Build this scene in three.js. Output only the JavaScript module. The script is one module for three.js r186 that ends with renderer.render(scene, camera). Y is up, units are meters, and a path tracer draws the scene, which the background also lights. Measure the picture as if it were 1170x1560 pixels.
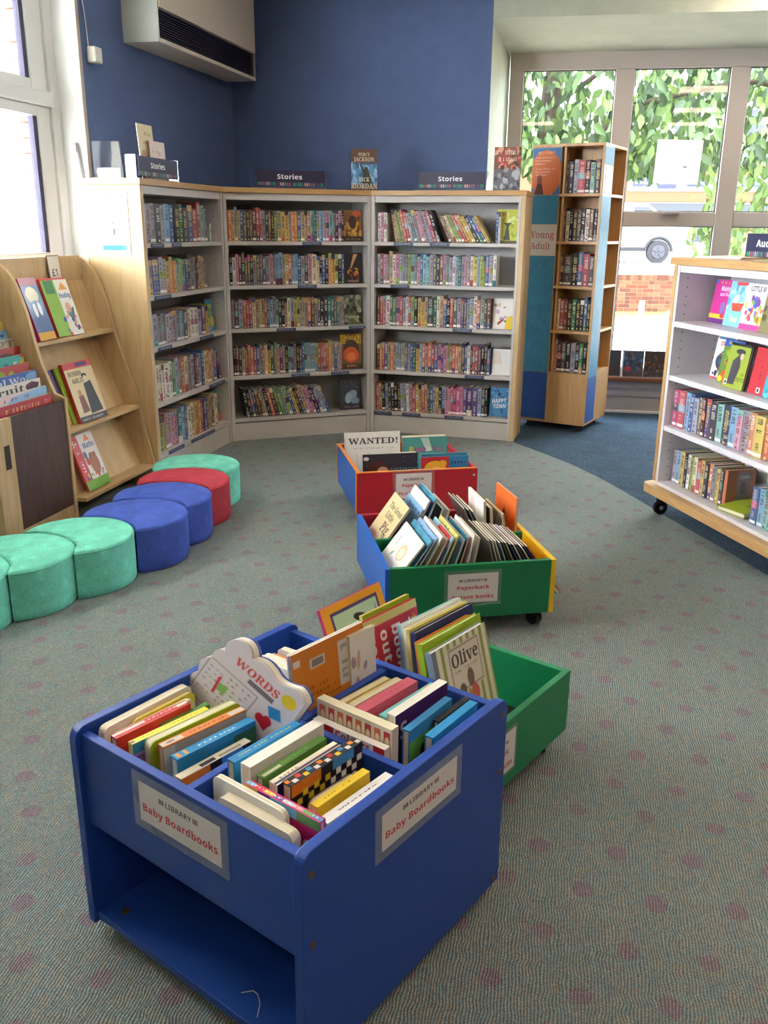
import * as THREE from 'three';
import { RoundedBoxGeometry } from 'three/addons/geometries/RoundedBoxGeometry.js';
import { mergeGeometries, toCreasedNormals, mergeVertices } from 'three/addons/utils/BufferGeometryUtils.js';
import { RectAreaLightUniformsLib } from 'three/addons/lights/RectAreaLightUniformsLib.js';
RectAreaLightUniformsLib.init();

// ---------------------------------------------------------------- camera, sky, lamps, exposure
const scene = new THREE.Scene();
const camera = new THREE.PerspectiveCamera(59.87, 1170 / 1560, 0.05, 400);
camera.position.set(0, 1.3276, 0);
camera.rotation.order = 'YXZ';
camera.rotation.set(-17.767 * Math.PI / 180, 0, 0.543 * Math.PI / 180);
scene.background = new THREE.Color().setRGB(16.8, 18.4, 20.0);          // bright overcast sky
const renderer = new THREE.WebGLRenderer({ antialias: true });
renderer.toneMapping = THREE.LinearToneMapping;
renderer.toneMappingExposure = 3.5;
renderer.shadowMap.enabled = true;
const LAMP_COLOR = new THREE.Color().setRGB(1.0, 0.8, 0.6), LAMP_POWER = 1.0;
const CEILING = 2.9;

// ---------------------------------------------------------------- helpers
const R = (deg) => deg * Math.PI / 180;
let seed = 7;
const rnd = () => { seed = (seed + 0x6d2b79f5) | 0; let t = Math.imul(seed ^ (seed >>> 15), 1 | seed); t = (t + Math.imul(t ^ (t >>> 7), 61 | t)) ^ t; return ((t ^ (t >>> 14)) >>> 0) / 4294967296; };
const rr = (a, b) => a + (b - a) * rnd();
const names = new Map();
function numbered(n) { const k = names.get(n) ?? 0; names.set(n, k + 1); return k ? n + '_' + String(k).padStart(3, '0') : n; }
function tag(o, label, category, group) { o.userData.label = label; o.userData.category = category; if (group) o.userData.group = group; return o; }
// places are given as X to the right, D away from the camera's foot, turn in degrees (local x runs along it, local z towards the viewer)
function thing(name, label, category, X, D, turn = 0, Y = 0, group) {
  const o = new THREE.Group(); o.name = numbered(name); o.position.set(X, Y, -D); o.rotation.y = R(turn); scene.add(o);
  return tag(o, label, category, group);
}
function shadow(m) { m.castShadow = true; m.receiveShadow = true; return m; }
function part(name, geo, mat, parent) { const m = shadow(new THREE.Mesh(geo, mat)); m.name = name; parent.add(m); return m; }
function single(name, geo, mat, label, category, X, D, turn = 0, Y = 0, group) {
  const m = shadow(new THREE.Mesh(geo, mat)); m.name = numbered(name); m.position.set(X, Y, -D); m.rotation.y = R(turn); scene.add(m);
  return tag(m, label, category, group);
}
function struct(name, geo, mat, X = 0, D = 0, turn = 0, label) {
  const m = shadow(new THREE.Mesh(geo, mat)); m.name = numbered(name); m.position.set(X, 0, -D); m.rotation.y = R(turn); m.userData.kind = 'structure'; if (label) m.userData.label = label; scene.add(m); return m;
}
function structGroup(name, X, D, turn, label) { const g = new THREE.Group(); g.name = numbered(name); g.position.set(X, 0, -D); g.rotation.y = R(turn); g.userData.kind = 'structure'; if (label) g.userData.label = label; scene.add(g); return g; }
// uv in metres from the dominant normal; swap turns the grain to run along x
function metre(geo, swap = false) {
  const g = geo.index ? geo.toNonIndexed() : geo, p = g.attributes.position, n = g.attributes.normal, uv = new Float32Array(p.count * 2);
  for (let i = 0; i < p.count; i++) {
    const x = p.getX(i), y = p.getY(i), z = p.getZ(i), ax = Math.abs(n.getX(i)), ay = Math.abs(n.getY(i)), az = Math.abs(n.getZ(i));
    let a, b;
    if (ay > ax && ay > az) { a = z; b = x; } else if (ax > az) { a = z; b = y; } else { a = x; b = y; }
    if (swap && !(ay > ax && ay > az)) [a, b] = [b, a];
    uv[2 * i] = a; uv[2 * i + 1] = b;
  }
  g.setAttribute('uv', new THREE.BufferAttribute(uv, 2)); return g;
}
// box between two corners, edges rounded by r
function bx(x0, x1, y0, y1, z0, z1, r = 0.0015, swap = false) {
  const w = x1 - x0, h = y1 - y0, d = z1 - z0, m = Math.min(w, h, d);
  const g = r > 0 && m > 2.5 * r ? new RoundedBoxGeometry(w, h, d, 1, r) : new THREE.BoxGeometry(w, h, d);
  g.translate((x0 + x1) / 2, (y0 + y1) / 2, (z0 + z1) / 2);
  return metre(g, swap);
}
const merge = (list) => mergeGeometries(list.map((g) => { const q = g.index ? g.toNonIndexed() : g; for (const k of Object.keys(q.attributes)) if (!['position', 'normal', 'uv'].includes(k)) q.deleteAttribute(k); return q; }));
// polygon (x, y) given a thickness along z, flat sides
function slab(points, z0, z1, bevel = 0.001) {
  const s = new THREE.Shape(points.map(([x, y]) => new THREE.Vector2(x, y)));
  const g = new THREE.ExtrudeGeometry(s, { depth: z1 - z0 - 2 * bevel, bevelEnabled: bevel > 0, bevelThickness: bevel, bevelSize: bevel, bevelOffset: -bevel, bevelSegments: 1, curveSegments: 8 });
  g.translate(0, 0, z0 + bevel); return metre(g);
}
function tube(points, r, seg = 6, n) { return new THREE.TubeGeometry(new THREE.CatmullRomCurve3(points.map((p) => new THREE.Vector3(...p)), false, 'catmullrom', 0.1), n ?? points.length * 4, r, seg); }
// quads with chosen uv
class GB {
  constructor() { this.p = []; this.u = []; this.i = []; }
  quad(a, b, c, d, uv) {
    const k = this.p.length / 3; this.p.push(...a, ...b, ...c, ...d);
    const [u0, v0, u1, v1] = uv; this.u.push(u0, v0, u1, v0, u1, v1, u0, v1); this.i.push(k, k + 1, k + 2, k, k + 2, k + 3);
  }
  box(x0, x1, y0, y1, z0, z1, def, f = {}) {
    this.quad([x0, y0, z1], [x1, y0, z1], [x1, y1, z1], [x0, y1, z1], f.pz ?? def);
    this.quad([x1, y0, z0], [x0, y0, z0], [x0, y1, z0], [x1, y1, z0], f.nz ?? def);
    this.quad([x1, y0, z1], [x1, y0, z0], [x1, y1, z0], [x1, y1, z1], f.px ?? def);
    this.quad([x0, y0, z0], [x0, y0, z1], [x0, y1, z1], [x0, y1, z0], f.nx ?? def);
    this.quad([x0, y1, z1], [x1, y1, z1], [x1, y1, z0], [x0, y1, z0], f.py ?? def);
    this.quad([x0, y0, z0], [x1, y0, z0], [x1, y0, z1], [x0, y0, z1], f.ny ?? def);
    return this;
  }
  geo() {
    const g = new THREE.BufferGeometry(); g.setAttribute('position', new THREE.Float32BufferAttribute(this.p, 3)); g.setAttribute('uv', new THREE.Float32BufferAttribute(this.u, 2));
    g.setIndex(this.i); g.computeVertexNormals(); return g;
  }
}

// ---------------------------------------------------------------- textures
function canvas(w, h, draw) { const c = document.createElement('canvas'); c.width = w; c.height = h; draw(c.getContext('2d'), w, h); return c; }
function tex(c, srgb = true) { const t = new THREE.CanvasTexture(c); t.wrapS = t.wrapT = THREE.RepeatWrapping; t.magFilter = THREE.LinearFilter; if (srgb) t.colorSpace = THREE.SRGBColorSpace; t.anisotropy = 8; return t; }
function dataTex(w, h, fn, srgb = true) {
  const d = new Uint8Array(w * h * 4);
  for (let y = 0; y < h; y++) for (let x = 0; x < w; x++) { const c = fn(x, y), i = (y * w + x) * 4; d[i] = c[0]; d[i + 1] = c[1]; d[i + 2] = c[2]; d[i + 3] = 255; }
  const t = new THREE.DataTexture(d, w, h); t.wrapS = t.wrapT = THREE.RepeatWrapping; t.magFilter = THREE.LinearFilter; if (srgb) t.colorSpace = THREE.SRGBColorSpace; t.needsUpdate = true; return t;
}
const hash = (x, y) => { let h = (x * 374761393 + y * 668265263) | 0; h = Math.imul(h ^ (h >>> 13), 1274126177); return ((h ^ (h >>> 16)) >>> 0) / 4294967296; };
// noise that repeats every (px, py) cells
function vnoise(x, y, px, py) {
  const ix = Math.floor(x), iy = Math.floor(y), fx = x - ix, fy = y - iy, s = fx * fx * (3 - 2 * fx), t = fy * fy * (3 - 2 * fy), m = (a, n) => ((a % n) + n) % n;
  const a = hash(m(ix, px), m(iy, py)), b = hash(m(ix + 1, px), m(iy, py)), c = hash(m(ix, px), m(iy + 1, py)), d = hash(m(ix + 1, px), m(iy + 1, py));
  return a + (b - a) * s + (c - a) * t + (a - b - c + d) * s * t;
}
// teal loop-pile carpet with rows of mauve dots, tile 0.64 m by 0.554 m
const CT = { w: 0.64, h: 0.5543 };
const dots = []; for (let r = 0; r < 4; r++) for (let k = 0; k < 4; k++) dots.push([(k + (r % 2) / 2 + 0.25 + rr(-0.07, 0.07)) / 4, (r + 0.5 + rr(-0.08, 0.08)) / 4, rr(0.0205, 0.0245), rr(0.8, 1.1)]);
const ribAt = (u, v) => { // looped ribs that wander
  const wob = (vnoise(u * 24, v * 24, 24, 24) - 0.5) * 1.1;
  const rib = 0.5 + 0.5 * Math.sin(2 * Math.PI * (u * 104 + wob)), loop = 0.5 + 0.5 * Math.sin(2 * Math.PI * (v * 84 + Math.floor(u * 104 + wob) * 0.5));
  return 0.62 * rib + 0.38 * rib * loop;
};
const dotAt = (u, v) => { let best = 0; for (const [du, dv, r, s] of dots) { let a = Math.abs(u - du), b = Math.abs(v - dv); if (a > 0.5) a = 1 - a; if (b > 0.5) b = 1 - b; const d = Math.hypot(a * CT.w, b * CT.h * s) / r; if (d < 1.15) best = Math.max(best, Math.min(1, (1.08 - d) * 6)); } return Math.max(0, best); };
const carpetMap = dataTex(1024, 896, (x, y) => {
  const u = x / 1024, v = y / 896, rib = ribAt(u, v), n = vnoise(u * 256, v * 224, 256, 224), m = vnoise(u * 60, v * 52, 60, 52), dk = dotAt(u, v) * 0.85;
  const t = 0.68 + 0.36 * rib + (n - 0.5) * 0.22, c = [158 + (m - 0.5) * 26, 170 + (n - 0.5) * 10, 169 - (m - 0.5) * 16], p = [162, 144, 158];
  return [0, 1, 2].map((i) => Math.min(255, (c[i] * (1 - dk) + p[i] * dk) * t));
});
const carpetBump = dataTex(1024, 896, (x, y) => { const g = 255 * (0.8 * ribAt(x / 1024, y / 896) + 0.2 * vnoise(x / 4, y / 4, 256, 224)); return [g, g, g]; }, false);
const navyMap = dataTex(512, 512, (x, y) => { const n = vnoise(x / 3, y / 3, 171, 171), m = vnoise(x / 9, y / 9, 57, 57), k = vnoise(x / 60, y / 60, 9, 9), t = 0.62 + 0.55 * n + 0.25 * (m - 0.5) + 0.12 * (k - 0.5), q = hash(x >> 1, y >> 1) > 0.93 ? 1.5 : 1; return [62 * t * q, 88 * t * q, 112 * t * q]; });
const navyBump = dataTex(512, 512, (x, y) => { const g = 255 * vnoise(x / 3, y / 3, 171, 171); return [g, g, g]; }, false);
function woodMap(base, dark, f1, f2) {   // grain along v, tile 1 m by 1 m
  return dataTex(512, 512, (x, y) => {
    const u = x / 512, v = y / 512, w = vnoise(u * 12, v * 2, 12, 2), g = vnoise(u * f1 + w * 3, v * 4, f1, 4), h = vnoise(u * f2, v * 14, f2, 14), b = vnoise(u * 5, v * 3, 5, 3);
    const k = Math.min(1, Math.max(0, 0.42 * g + 0.38 * h + 0.3 * b - 0.15));
    return [0, 1, 2].map((i) => base[i] + (dark[i] - base[i]) * k);
  });
}
const oakMap = woodMap([222, 193, 148], [190, 154, 106], 60, 190);
const beechMap = woodMap([206, 166, 112], [176, 132, 82], 60, 190);
const wengeMap = woodMap([98, 70, 60], [56, 38, 34], 40, 120);
const sillMap = woodMap([142, 82, 44], [104, 56, 28], 40, 150);
const fineBump = dataTex(256, 256, (x, y) => { const g = 255 * (0.6 * vnoise(x / 2, y / 2, 128, 128) + 0.4 * vnoise(x / 8, y / 8, 32, 32)); return [g, g, g]; }, false);
const mottle = (base, amp) => dataTex(256, 256, (x, y) => { const t = 1 + amp * (vnoise(x / 16, y / 16, 16, 16) - 0.5) + amp * 0.7 * (vnoise(x / 3, y / 3, 85, 85) - 0.5); return base.map((c) => Math.min(255, c * t)); });
const rep = (t, s) => { const c = t.clone(); c.repeat.set(s, s); c.needsUpdate = true; return c; };

const std = (o) => new THREE.MeshStandardMaterial(o);
const phys = (o) => new THREE.MeshPhysicalMaterial(o);
const M = {
  carpet: std({ map: carpetMap, bumpMap: carpetBump, bumpScale: 0.0022, roughness: 1 }),
  navy: std({ map: rep(navyMap, 2.5), bumpMap: rep(navyBump, 2.5), bumpScale: 0.003, roughness: 1 }),
  blueWall: std({ map: mottle([92, 112, 158], 0.05), bumpMap: rep(fineBump, 6), bumpScale: 0.0006, roughness: 0.75 }),
  paleWall: std({ map: mottle([192, 200, 184], 0.04), bumpMap: rep(fineBump, 6), bumpScale: 0.0006, roughness: 0.8 }),
  tanWall: std({ map: mottle([118, 104, 90], 0.06), roughness: 0.85 }),
  white: std({ color: '#e9e7e2', roughness: 0.5 }),
  ceiling: std({ map: mottle([226, 222, 212], 0.04), roughness: 0.9 }),
  upvc: std({ color: '#bdb5ae', roughness: 0.4 }),
  upvcWhite: std({ color: '#eeeeec', roughness: 0.4 }),
  gasket: std({ color: '#4a4760', roughness: 0.7 }),
  rubber: std({ color: '#26242a', roughness: 0.7 }),
  oak: std({ map: oakMap, roughness: 0.45, bumpMap: rep(fineBump, 3), bumpScale: 0.0002 }),
  beech: std({ map: beechMap, roughness: 0.42, bumpMap: rep(fineBump, 3), bumpScale: 0.0002 }),
  wenge: std({ map: wengeMap, roughness: 0.5 }),
  sill: std({ map: sillMap, roughness: 0.5 }),
  grey: std({ map: mottle([204, 198, 194], 0.03), roughness: 0.5 }),
  greyLight: std({ map: mottle([216, 211, 214], 0.03), roughness: 0.45 }),
  beadTan: std({ color: '#c2b4a4', roughness: 0.7 }),
  hole: std({ color: '#3a3634', roughness: 0.9 }),
  strip: std({ color: '#4b5578', roughness: 0.3 }),
  blue: std({ color: '#1f4aa8', roughness: 0.42, bumpMap: rep(fineBump, 10), bumpScale: 0.0003 }),
  blueLight: std({ color: '#2a66c8', roughness: 0.42, bumpMap: rep(fineBump, 10), bumpScale: 0.0003 }),
  green: std({ color: '#128a58', roughness: 0.42, bumpMap: rep(fineBump, 10), bumpScale: 0.0003 }),
  greenDeep: std({ color: '#0f7c4c', roughness: 0.42, bumpMap: rep(fineBump, 10), bumpScale: 0.0003 }),
  red: std({ color: '#bd2233', roughness: 0.4, bumpMap: rep(fineBump, 10), bumpScale: 0.0003 }),
  yellow: std({ color: '#f2c21a', roughness: 0.4, bumpMap: rep(fineBump, 10), bumpScale: 0.0003 }),
  orange: std({ color: '#e2873c', roughness: 0.45 }),
  bronze: std({ color: '#7a6048', roughness: 0.4, metalness: 0.7 }),
  chrome: std({ color: '#cfcfd2', roughness: 0.25, metalness: 0.9 }),
  castor: std({ color: '#17161a', roughness: 0.45 }),
  paper: std({ color: '#f2ebdd', roughness: 0.8 }),
  pages: std({ map: dataTex(64, 64, (x, y) => { const t = 0.86 + 0.2 * hash(x, 3); return [236 * t, 226 * t, 202 * t].map((c) => Math.min(255, c)); }), roughness: 0.9 }),
  boardPages: std({ map: dataTex(64, 64, (x, y) => { const t = x % 16 < 2 ? 0.72 : 0.98; return [240 * t, 228 * t, 200 * t]; }), roughness: 0.75 }),
  acrylic: phys({ color: '#ffffff', roughness: 0.05, transmission: 1, thickness: 0, ior: 1.49 }),
  film: phys({ color: '#ffffff', roughness: 0.35, transmission: 0.94, thickness: 0, ior: 1.45 }),
  glass: phys({ color: '#ffffff', roughness: 0.0, transmission: 1, thickness: 0, ior: 1.5 }),
  glassFilm: phys({ color: new THREE.Color().setRGB(0.5, 0.5, 0.5), roughness: 0.0, transmission: 1, thickness: 0, ior: 1.5 }),
  glassTint: phys({ color: new THREE.Color().setRGB(0.25, 0.255, 0.25), roughness: 0.0, transmission: 1, thickness: 0, ior: 1.5 }),
  acCream: std({ color: '#efe4d4', roughness: 0.5 }),
  acSide: std({ color: '#c6c8c0', roughness: 0.5 }),
  grille: std({ color: '#3a3450', roughness: 0.5 }),
  plastic: std({ color: '#e6e0d4', roughness: 0.4 }),
  diffuser: std({ color: '#fff4e4', emissive: LAMP_COLOR, emissiveIntensity: 4, roughness: 0.6 }),
  steel: std({ color: '#b9bcc0', roughness: 0.45, metalness: 0.6 }),
};
const velvet = (rgb) => phys({ map: rep(mottle(rgb, 0.12), 2), roughness: 0.95, sheen: 0.35, sheenRoughness: 0.5, sheenColor: new THREE.Color().setRGB(rgb[0] / 400, rgb[1] / 400, rgb[2] / 400), bumpMap: rep(fineBump, 8), bumpScale: 0.0008 });
M.velvetTeal = velvet([120, 218, 196]); M.velvetBlue = velvet([70, 98, 196]); M.velvetRed = velvet([196, 64, 82]);

// ---- print atlas: spines, plain swatches and covers (2048 x 2048)
const INK = { k: '#26242a', n: '#27315f', b: '#3568b0', s: '#7fb2d8', t: '#2f7f80', g: '#3f8a4e', l: '#a8c04a', y: '#e6c24a', o: '#dd7a34', r: '#c2383a', m: '#6e2434', p: '#d98aa6', h: '#d02f86', v: '#5b3a86', u: '#a49ac0', w: '#ece8e2', c: '#e6dab8', a: '#9a98a0', e: '#55525a', f: '#7a5440', d: '#c6a274', q: '#7cc4b8' };
const WORDS = { k: 'black', n: 'navy', b: 'blue', s: 'sky blue', t: 'dark teal', g: 'green', l: 'lime', y: 'yellow', o: 'orange', r: 'red', m: 'maroon', p: 'pink', h: 'magenta', v: 'purple', u: 'lilac', w: 'white', c: 'cream', a: 'grey', e: 'charcoal', f: 'brown', d: 'tan', q: 'pale teal' };
for (const k in INK) { const c = new THREE.Color(INK[k]), h = {}; c.getHSL(h); c.setHSL(h.h, h.s * 0.78, h.l * 0.92); INK[k] = '#' + c.getHexString(); }
const codes = Object.keys(INK), A = 2048, CW = 64, CH = 160, PY = 800, KY = 832, KW = 157, KH = 173;
const light = (c) => 'wcylsqduap'.includes(c);
function scrib(g, x, y, w, h, color, vertical = true) {   // illegible lettering: a row of small strokes
  g.fillStyle = color;
  if (vertical) { for (let q = y; q < y + h;) { const l = rr(3, 7); if (rnd() > 0.12) { g.fillRect(x, q, w, l * 0.55); if (rnd() > 0.4) g.fillRect(x + (rnd() > 0.5 ? 0 : w * 0.7), q, w * 0.3, l); } q += l + 1.6; } }
  else for (let q = x; q < x + w;) { const l = rr(2, 6); if (rnd() > 0.15) { g.fillRect(q, y, l * 0.5, h); if (rnd() > 0.4) g.fillRect(q, y + (rnd() > 0.5 ? 0 : h * 0.7), l, h * 0.3); } q += l + 1.4; }
}
const plain = (hex) => { const i = swatch.indexOf(hex); const k = i < 0 ? swatch.push(hex) - 1 : i; const x = k * 20 + 10; return [(x - 3) / A, 1 - (PY + 20) / A, (x + 3) / A, 1 - (PY + 12) / A]; };
const swatch = [...Object.values(INK), '#f1e9d6'];
const COVER = {};   // name -> draw(g) in a 100 x 120 field
const spineUV = (c, v) => { const k = codes.indexOf(c) * 6 + (v % 6), x = (k % 32) * CW, y = Math.floor(k / 32) * CH; return [(x + 5) / A, 1 - (y + CH - 2) / A, (x + CW - 5) / A, 1 - (y + 2) / A]; };
const coverUV = (n) => { const k = Object.keys(COVER).indexOf(n); if (k < 0) throw new Error('no cover ' + n); const x = (k % 13) * KW, y = KY + Math.floor(k / 13) * KH; return [(x + 2) / A, 1 - (y + KH - 2) / A, (x + KW - 2) / A, 1 - (y + 2) / A]; };
const pageUV = () => plain('#f1e9d6');
// cover painting helpers
const fill = (g, c, x = 0, y = 0, w = 100, h = 120) => { g.fillStyle = c; g.fillRect(x, y, w, h); };
const blob = (g, c, x, y, rx, ry, rot = 0) => { g.fillStyle = c; g.beginPath(); g.ellipse(x, y, rx, ry, rot, 0, 7); g.fill(); };
const text = (g, s, x, y, size, c, font = 'sans-serif', w = 'bold', rot = 0, sx = 1) => { g.save(); g.translate(x, y); g.rotate(rot); g.scale(sx, 1); g.fillStyle = c; g.font = w + ' ' + size + 'px ' + font; g.textAlign = 'center'; g.textBaseline = 'middle'; g.fillText(s, 0, 0); g.restore(); };
const poly = (g, c, ...p) => { g.fillStyle = c; g.beginPath(); p.forEach(([x, y], i) => (i ? g.lineTo(x, y) : g.moveTo(x, y))); g.closePath(); g.fill(); };
const speck = (g, cols, n, x = 0, y = 0, w = 100, h = 120, r = 6) => { for (let i = 0; i < n; i++) blob(g, cols[i % cols.length], x + rnd() * w, y + rnd() * h, r * rr(0.3, 1), r * rr(0.3, 1), rnd() * 3); };
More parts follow.
